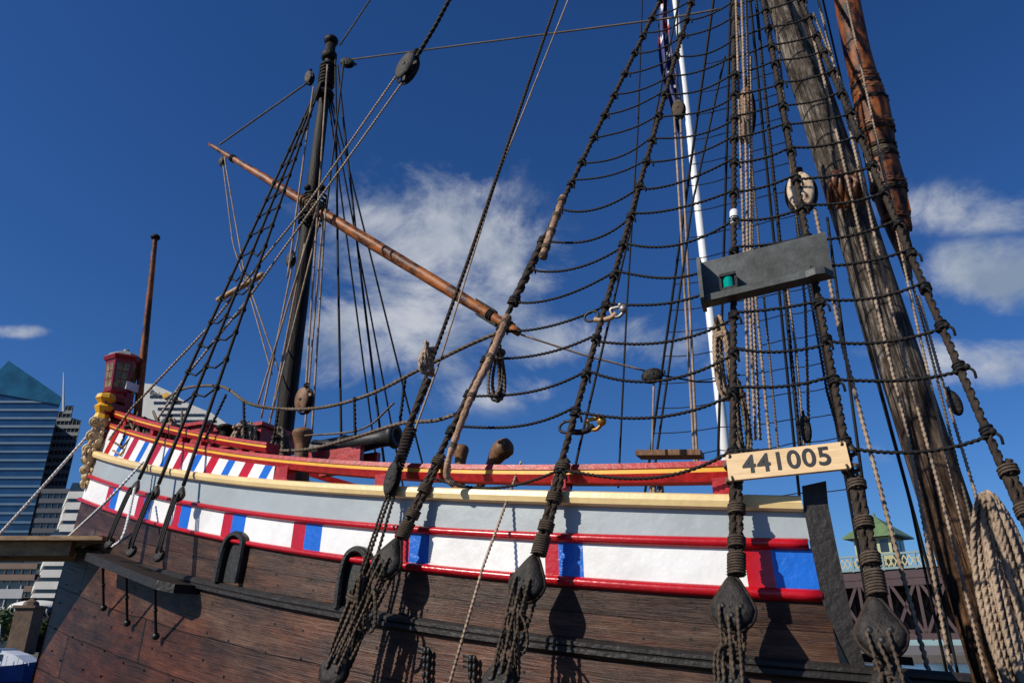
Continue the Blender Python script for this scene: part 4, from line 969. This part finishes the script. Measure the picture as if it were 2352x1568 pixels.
def tree(x,y,h,lab):
    e=empty('tree',(x,y,1),lab,'tree','trees along the promenade')
    mb=MB();lathe(mb,[x,y,1],Z_,[(0,.3),(h*.4,.2),(h*.7,.08)],8)
    for k in range(5):
        a=A3([x,y,1+h*.4]);b=a+A3([rng.uniform(-1,1)*h*.25,rng.uniform(-1,1)*h*.25,h*.3]);sweep(mb,A3([a,(a+b)/2+Z_*.2,b]),[.12,.08,.04],6)
    mb.build('trunk',[BARK],e)
    mb=MB();n=1400
    cs=[(rng.uniform(-1,1)*h*.25,rng.uniform(-1,1)*h*.25,h*rng.uniform(.5,.95)) for _ in range(14)]
    for i in range(n):
        c=cs[i%14];p=A3(c)+rng.normal(0,h*.075,3)+A3([x,y,1]);u=unit(rng.normal(0,1,3))*.28;w=unit(np.cross(u,rng.normal(0,1,3)))*.2
        mb.add([p-u,p+w,p+u,p-w],[(0,1,2,3)])
    mb.build('crown',[LEAF],e)
for u,Y,h in ((8,132,6.5),(30,136,5.5),(118,150,7),(2230,128,8),(2150,132,7)): 
    p=at(u,1430,Y);tree(p[0],Y,h,'small green tree on the waterfront promenade')
# ---- bridge
BS=A3([30.,60.,0]);bd=unit(A3([-1,1.02,0]));bn=unit(A3([-1.02,-1,0]));zd=CZ+5.15
DKS=pm('bridge_steel',(.045,.019,.022),.6,.3,2,0);STONE=pm('bridge_stone',(.13,.08,.05),.8,.35,1.2,.3,dirt=.4);PALE=simp('pale_railing',(.40,.36,.20));GRN=simp('green_roof_copper',(.12,.19,.08),.5,scale=2,dirt=.3);LB=simp('railing_blue_frame',(.17,.25,.27))
br=empty('harbour_bridge',BS*A3([1,1,0]),'old steel truss swing bridge with pale lattice railing','bridge')
mb=MB();L=150;c=BS+bd*(L-35)+Z_*zd;boxo(mb,c-bn*4,bd,bn,Z_,L,4,.35);mb.build('bridge_deck',[DKS],br)
mb=MB();z0=zd-.35;H=4.2;s=-30.
boxo(mb,BS+bd*(L-35)+Z_*(z0-H),bd,bn,Z_,L,.25,.22);boxo(mb,BS+bd*(L-35)+Z_*(z0-.3)-bn*.1,bd,bn,Z_,L,.25,.25)
boxo(mb,BS+bd*(L-35)+Z_*(z0-H/2)-bn*7.8,bd,bn,Z_,L,.1,H/2)  # added solid plate at the far side, stands in for shade under the deck
while s<250:
    a=BS+bd*s
    st2=2.2 if s<40 else 5.
    for (p,q) in ((a+Z_*(z0-H),a+bd*st2+Z_*z0),(a+Z_*z0,a+bd*st2+Z_*(z0-H)),(a+Z_*(z0-H),a+Z_*z0)):
        d=q-p;boxo(mb,(p+q)/2,d,bn,np.cross(unit(d),bn),np.linalg.norm(d)/2,.12,.12)
        p2,q2=p-bn*4,q-bn*4;boxo(mb,(p2+q2)/2,d,bn,np.cross(unit(d),bn),np.linalg.norm(d)/2,.12,.12)
    boxo(mb,a+Z_*(z0-.6)-bn*3.9,bn,bd,Z_,3.8,.15,.24)
    s+=st2
mb.build('truss',[DKS],br)
mb=MB();s=-28.;rz=zd+.35
while s<60:
    a=BS+bd*s+bn*.05
    boxo(mb,a+Z_*(rz+.6),bd,bn,Z_,.09,.09,.65,1)
    nn=6
    for k in range(nn):
        w=2.4/nn
        for sg in(1,-1):
            p=a+bd*(k*w)+Z_*(rz+.2 if sg>0 else rz+1.0);q=a+bd*((k+1)*w)+Z_*(rz+1.0 if sg>0 else rz+.2);d=q-p
            boxo(mb,(p+q)/2+bn*.02*sg,d,bn,np.cross(unit(d),bn),np.linalg.norm(d)/2,.02,.045,0)
    s+=2.4
boxo(mb,BS+bd*16+Z_*(rz+1.15)+bn*.05,bd,bn,Z_,45,.1,.08,1);boxo(mb,BS+bd*16+Z_*(rz+.08)+bn*.05,bd,bn,Z_,45,.1,.09,1)
mb.build('lattice_railing',[PALE,LB],br)
for s in (-25,18,60,110,165,215):
    mb=MB();a=BS+bd*s-bn*4;boxo(mb,a+Z_*((z0-H)/2-1),bd,bn,Z_,1.8,4.6,(z0-H)/2+.6);boxo(mb,a+Z_*(z0-H-.2),bd,bn,Z_,2.1,4.9,.19);mb.build('bridge_pier',[STONE],br)
cbp=BS+bd*1.6-bn*2
cab=empty('bridge_control_cabin',cbp+Z_*(zd+.35),'small cream control cabin with green pyramid roof on bridge','cabin')
zz0=zd+.35;mb=MB();boxo(mb,cbp+Z_*(zz0+1.35),bd,bn,Z_,1.45,1.45,1.35);mb.build('walls',[simp('cabin_cream',(.36,.38,.20))],cab)
mb=MB()
for dd,ee in ((bn,bd),(-bn,bd),(bd,bn),(-bd,bn)):
    for k in(-.9,0,.9): boxo(mb,cbp+dd*1.46+ee*k+Z_*(zz0+1.9),ee,dd,Z_,.33,.02,.5)
mb.build('windows',[GL2],cab)
mb=MB();e1,e2=bd*2.1,bn*2.1;b0=cbp+Z_*(zz0+2.7);top=cbp+Z_*(zz0+4.5)
mb.add([b0-e1-e2,b0+e1-e2,b0+e1+e2,b0-e1+e2,top,b0-(e1+e2)-Z_*.12,b0+e1-e2-Z_*.12,b0+e1+e2-Z_*.12,b0-e1+e2-Z_*.12],[(0,1,4),(1,2,4),(2,3,4),(3,0,4),(0,5,6,1),(1,6,7,2),(2,7,8,3),(3,8,5,0),(5,8,7,6)])
lathe(mb,top-Z_*.1,Z_,[(0,.12),(.25,.1),(.4,.02)],8);mb.build('roof',[GRN],cab)
px=at(56,1455,120);mb=MB();boxo(mb,[px[0],120,3.5],X_,Y_,Z_,1.4,1.4,4.0);boxo(mb,[px[0],120,7.7],X_,Y_,Z_,1.7,1.7,.19);lathe(mb,[px[0],120,7.9],Z_,[(0,1.2),(.5,1.),(1.1,.05)],8)
o=mb.build('stone_pillar',[STONE],None);tag(o,'brown stone bridge pillar on the waterfront','pillar')
# ---- motor boat
bx=at(18,1555,48);bo=empty('motor_boat',(bx[0],48,0),'white cruiser with dark blue hull moored in harbour','boat')
mb=MB();V=[];st=[(-4,.9,0.9),(-2,1.2,1.),(0,1.3,1.1),(1.4,.95,1.3),(2.1,.45,1.45),(2.5,.04,1.55)]
for x,w,h in st: V+=[(bx[0]+x,48-w,h),(bx[0]+x*.97,48-w*.8,.35),(bx[0]+x*.93,48,-.3),(bx[0]+x*.97,48+w*.8,.35),(bx[0]+x,48+w,h)]
Fc=[(0,1,2,3,4)]
for i in range(5):
    for j in range(4): Fc.append((i*5+j,i*5+5+j,i*5+6+j,i*5+1+j))
    Fc.append((i*5,i*5+4,i*5+9,i*5+5))
mb.add(V,Fc);mb.build('hull',[simp('boat_blue',(.01,.03,.16),.2,scale=1)],bo)
BW=simp('boat_white',(.75,.76,.78),.3,scale=1)
mb=MB();prism(mb,[(bx[0]-3.6,47.2,1.),(bx[0]+1.5,47.2,1.25),(bx[0]+.6,47.2,1.75),(bx[0]-.2,47.2,2.0),(bx[0]-3.6,47.2,2.0)],[0,1.6,0])
box(mb,bx[0]-3.8,bx[0]-.4,47.1,48.9,2.02,2.12)
for k in range(6): lathe(mb,[bx[0]-1+k*.65,47-.0+abs(k-2)*.05,1.2],Z_,[(0,.02),(.5,.02)],6)
mb.build('cabin',[BW],bo)
mb=MB()
for k in range(4): box(mb,bx[0]-3.3+k*.85,bx[0]-2.65+k*.85,47.17,47.19,1.45,1.8)
mb.build('windows',[GL2],bo)
mb=MB();sweep(mb,A3([[bx[0]-1,48,2.1],[bx[0]-1.2,48,3.4]]),.03,6);mb.build('boat_mast',[BW],bo)
# ---- flagpole with flag
fp=at(1665,1020,16);fx=fp[0]
pole=empty('flagpole',(fx,16,.6),'tall white flagpole carrying a dark blue flag','flagpole')
mb=MB();lathe(mb,[fx,16,.6],Z_,[(0,.13),(8,.11),(19,.085),(19.1,.05)],20);mb.build('pole',[pm('gloss_white',(.8,.8,.8),.3,.05,3,0)],pole,True)
NAVY=pm('flag_navy_cloth',(.015,.025,.13),.7,.3,3,.2);FR=pm('flag_red_cloth',(.5,.02,.03),.7,.2,3,.1);FW=pm('flag_white_cloth',(.75,.75,.75),.7,.1,3,.1)
mb=MB();nu,nv=14,40;V=[]
ztop=at(1552,-60,16)[2];zbot=at(1520,325,16)[2]
def fl(s,t):
    w=.46*(.35+.65*math.sin(min(1,t*1.5)*math.pi*.5))*(1-.55*max(0,t-.6)/.4)
    x=fx-.1-w*s-.06*math.sin(t*5)-.12*t;y=16+.12*math.sin(s*14+t*4)+.05*math.sin(s*25);z=ztop+(zbot-ztop)*t*(1-.12*(1-s))-.35*s*(1-t)
    return (x,y,z)
for i in range(nv+1):
    for j in range(nu+1): V.append(fl(j/nu,i/nv))
Fc=[];M=[]
for i in range(nv):
    for j in range(nu):
        a=i*(nu+1)+j;Fc.append((a,a+1,a+nu+2,a+nu+1));t=i/nv;s=j/nu
        q=(s*1.2+t*2.4)
        M.append(1 if (t<.42 and abs((q%.8)-.4)<.10) else (2 if (t<.42 and abs((q%.8)-.4)<.19) else 0))
mb.V.append(A3(V));mb.n=len(V);mb.F=[list(f) for f in Fc];mb.M=M;flg=mb.build('flag',[NAVY,FR,FW],pole,True)
mb=MB()
for (s,t,r) in [(.45,.55,.12),(.7,.66,.08),(.4,.76,.07),(.6,.86,.06)]:
    c=A3(fl(s,t))-Y_*.16;pp=[]
    for k in range(14):
        rr=r if k%2==0 else r*.45;an=math.pi/2+k*math.pi/7;pp.append(c+A3([rr*math.cos(an)*.6,0,rr*math.sin(an)]))
    prism(mb,pp,[0,.004,0])
mb.build('flag_stars',[FW],flg)
mb=MB();boxo(mb,[fx,16,.3],X_,Y_,Z_,6,1.6,.3);boxo(mb,[fx,14.35,.35],X_,Y_,Z_,6,.06,.15)
o=mb.build('pontoon',[CONG],None);tag(o,'grey floating pontoon beside the ship','pontoon')
# ---- water, land
m,nt,b=nodes('harbour_water');b.inputs['Base Color'].default_value=(.015,.035,.04,1);b.inputs['Roughness'].default_value=.12;b.inputs['IOR'].default_value=1.33
tc=nt.nodes.new('ShaderNodeTexCoord');nz=nt.nodes.new('ShaderNodeTexNoise');nz.inputs['Scale'].default_value=.9;nz.inputs['Detail'].default_value=5
bp=nt.nodes.new('ShaderNodeBump');bp.inputs['Strength'].default_value=.6;bp.inputs['Distance'].default_value=.25
nt.links.new(tc.outputs['Object'],nz.inputs['Vector']);nt.links.new(nz.outputs['Fac'],bp.inputs['Height']);nt.links.new(bp.outputs[0],b.inputs['Normal'])
mb=MB();mb.add([(-3000,-300,0),(3000,-300,0),(3000,4000,0),(-3000,4000,0)],[(0,1,2,3)]);w=mb.build('water',[m],None);w['kind']='structure';w['label']='dark rippled harbour water';w['category']='water'
mb=MB();boxo(mb,[0,2115,.2],X_,Y_,Z_,2900,2000,.8);w=mb.build('ground',[simp('paving',(.14,.12,.10),.8,scale=1)],None);w['kind']='structure';w['label']='paved waterfront promenade with quay edge';w['category']='ground'
mb=MB();boxo(mb,[0,-2.6,.3],X_,Y_,Z_,30,3,.35);w=mb.build('wharf',[WOODB],None);w['kind']='structure';w['label']='timber wharf deck alongside the ship';w['category']='wharf'

# =================== LIGHT, SKY ===================
sd=Vector((.7,.4,-.6)).normalized();el=math.asin(-sd.z);rot=math.atan2(-sd.x,-sd.y)
su=bpy.data.lights.new('sun','SUN');su.energy=4.9;su.angle=math.radians(.53);su.color=(1,.93,.82)
so=bpy.data.objects.new('sun',su);so.rotation_euler=sd.to_track_quat('-Z','Y').to_euler();so.location=(0,0,30);bpy.context.scene.collection.objects.link(so)
wd=bpy.data.worlds.new('World');bpy.context.scene.world=wd;wd.use_nodes=True;nt=wd.node_tree;N=nt.nodes;L=nt.links
bg=N['Background'];sky=N.new('ShaderNodeTexSky');sky.sky_type='NISHITA';sky.sun_disc=False;sky.sun_elevation=el;sky.sun_rotation=rot;sky.air_density=1.;sky.dust_density=.3;sky.ozone_density=4.
hs=N.new('ShaderNodeHueSaturation');hs.inputs['Saturation'].default_value=1.15;hs.inputs['Value'].default_value=.85
tn=N.new('ShaderNodeMix');tn.data_type='RGBA';tn.blend_type='MULTIPLY';tn.inputs[0].default_value=1;tn.inputs[7].default_value=(.57,.84,1.22,1)
L.new(sky.outputs[0],hs.inputs['Color']);L.new(hs.outputs[0],tn.inputs[6]);L.new(tn.outputs[2],bg.inputs['Color']);bg.inputs['Strength'].default_value=.085
tc=N.new('ShaderNodeTexCoord')
nz=N.new('ShaderNodeTexNoise');nz.inputs['Scale'].default_value=5.5;nz.inputs['Detail'].default_value=14;nz.inputs['Roughness'].default_value=.64;nz.inputs['Distortion'].default_value=.35
mp=N.new('ShaderNodeMapping');mp.inputs['Scale'].default_value=(1,1,1.5);mp.inputs['Location'].default_value=(.3,.1,.45);mp.inputs['Rotation'].default_value=(0,.35,0)
L.new(tc.outputs['Generated'],mp.inputs[0]);L.new(mp.outputs[0],nz.inputs['Vector'])
prev=None
clouds=[(960,560,300,230,.95),(880,760,290,150,1.0),(1120,650,270,190,.85),(1330,780,330,90,.85),(2310,650,250,110,1.1),(2310,820,270,75,1.1),(2100,790,170,55,.7),(1180,900,300,60,.5),(40,762,90,20,.62),(2240,480,230,70,.7),(1390,25,60,26,.45),(2050,1050,160,50,.5),(1650,830,220,50,.5)]
for (u,v,ru,rv,wt) in clouds:
    r=unit(ray(u,v));right=X_-r*(r@X_);right=unit(right);upv=np.cross(right,r)
    s=1/np.linalg.norm(ray(u,v));a=ru/F*s;b=rv/F*s
    d1=N.new('ShaderNodeVectorMath');d1.operation='DOT_PRODUCT';d1.inputs[1].default_value=tuple(right/a)
    d2=N.new('ShaderNodeVectorMath');d2.operation='DOT_PRODUCT';d2.inputs[1].default_value=tuple(upv/b)
    d3=N.new('ShaderNodeVectorMath');d3.operation='DOT_PRODUCT';d3.inputs[1].default_value=tuple(r)
    for d in(d1,d2,d3): L.new(tc.outputs['Generated'],d.inputs[0])
    cb=N.new('ShaderNodeCombineXYZ');L.new(d1.outputs['Value'],cb.inputs[0]);L.new(d2.outputs['Value'],cb.inputs[1])
    ln=N.new('ShaderNodeVectorMath');ln.operation='LENGTH';L.new(cb.outputs[0],ln.inputs[0])
    mr=N.new('ShaderNodeMapRange');mr.interpolation_type='SMOOTHSTEP';mr.inputs[1].default_value=1.4;mr.inputs[2].default_value=.1;mr.inputs[3].default_value=0;mr.inputs[4].default_value=wt
    L.new(ln.outputs['Value'],mr.inputs[0])
    fr_=N.new('ShaderNodeMath');fr_.operation='GREATER_THAN';fr_.inputs[1].default_value=0;L.new(d3.outputs['Value'],fr_.inputs[0])
    mu=N.new('ShaderNodeMath');mu.operation='MULTIPLY';L.new(mr.outputs[0],mu.inputs[0]);L.new(fr_.outputs[0],mu.inputs[1])
    if prev is None: prev=mu.outputs[0]
    else:
        mxn=N.new('ShaderNodeMath');mxn.operation='MAXIMUM';L.new(prev,mxn.inputs[0]);L.new(mu.outputs[0],mxn.inputs[1]);prev=mxn.outputs[0]
nm=N.new('ShaderNodeMath');nm.operation='MULTIPLY_ADD';nm.inputs[1].default_value=1.7;nm.inputs[2].default_value=-.35;L.new(nz.outputs['Fac'],nm.inputs[0])
ad=N.new('ShaderNodeMath');ad.operation='MULTIPLY_ADD';ad.inputs[1].default_value=.48;L.new(prev,ad.inputs[0]);L.new(nm.outputs[0],ad.inputs[2])
cm=N.new('ShaderNodeMapRange');cm.interpolation_type='SMOOTHSTEP';cm.inputs[1].default_value=.62;cm.inputs[2].default_value=1.10;cm.inputs[3].default_value=0;cm.inputs[4].default_value=.9
L.new(ad.outputs[0],cm.inputs[0])
gt=N.new('ShaderNodeMapRange');gt.inputs[1].default_value=.02;gt.inputs[2].default_value=.4;L.new(prev,gt.inputs[0])
gm=N.new('ShaderNodeMath');gm.operation='MULTIPLY';L.new(cm.outputs[0],gm.inputs[0]);L.new(gt.outputs[0],gm.inputs[1])
n2=N.new('ShaderNodeTexNoise');n2.inputs['Scale'].default_value=8;n2.inputs['Detail'].default_value=9;L.new(mp.outputs[0],n2.inputs['Vector'])
cc=N.new('ShaderNodeValToRGB');cc.color_ramp.elements[0].position=.36;cc.color_ramp.elements[0].color=(.28,.36,.48,1);cc.color_ramp.elements[1].position=.60;cc.color_ramp.elements[1].color=(.66,.69,.75,1);L.new(n2.outputs['Fac'],cc.inputs[0])
bg2=N.new('ShaderNodeBackground');L.new(cc.outputs[0],bg2.inputs['Color']);bg2.inputs['Strength'].default_value=.86
ms=N.new('ShaderNodeMixShader');L.new(gm.outputs[0],ms.inputs[0]);L.new(bg.outputs[0],ms.inputs[1]);L.new(bg2.outputs[0],ms.inputs[2]);L.new(ms.outputs[0],N['World Output'].inputs['Surface'])
# camera
cd=bpy.data.cameras.new('camera');cd.sensor_width=36;cd.lens=36*F/2352;cd.clip_end=6000;cd.clip_start=.05
co=bpy.data.objects.new('camera',cd);co.location=(0,0,CZ);co.rotation_euler=(math.radians(90)+TH,0,0);bpy.context.scene.collection.objects.link(co);bpy.context.scene.camera=co
sc=bpy.context.scene;sc.view_settings.view_transform='Standard';sc.view_settings.look='None';sc.view_settings.exposure=0
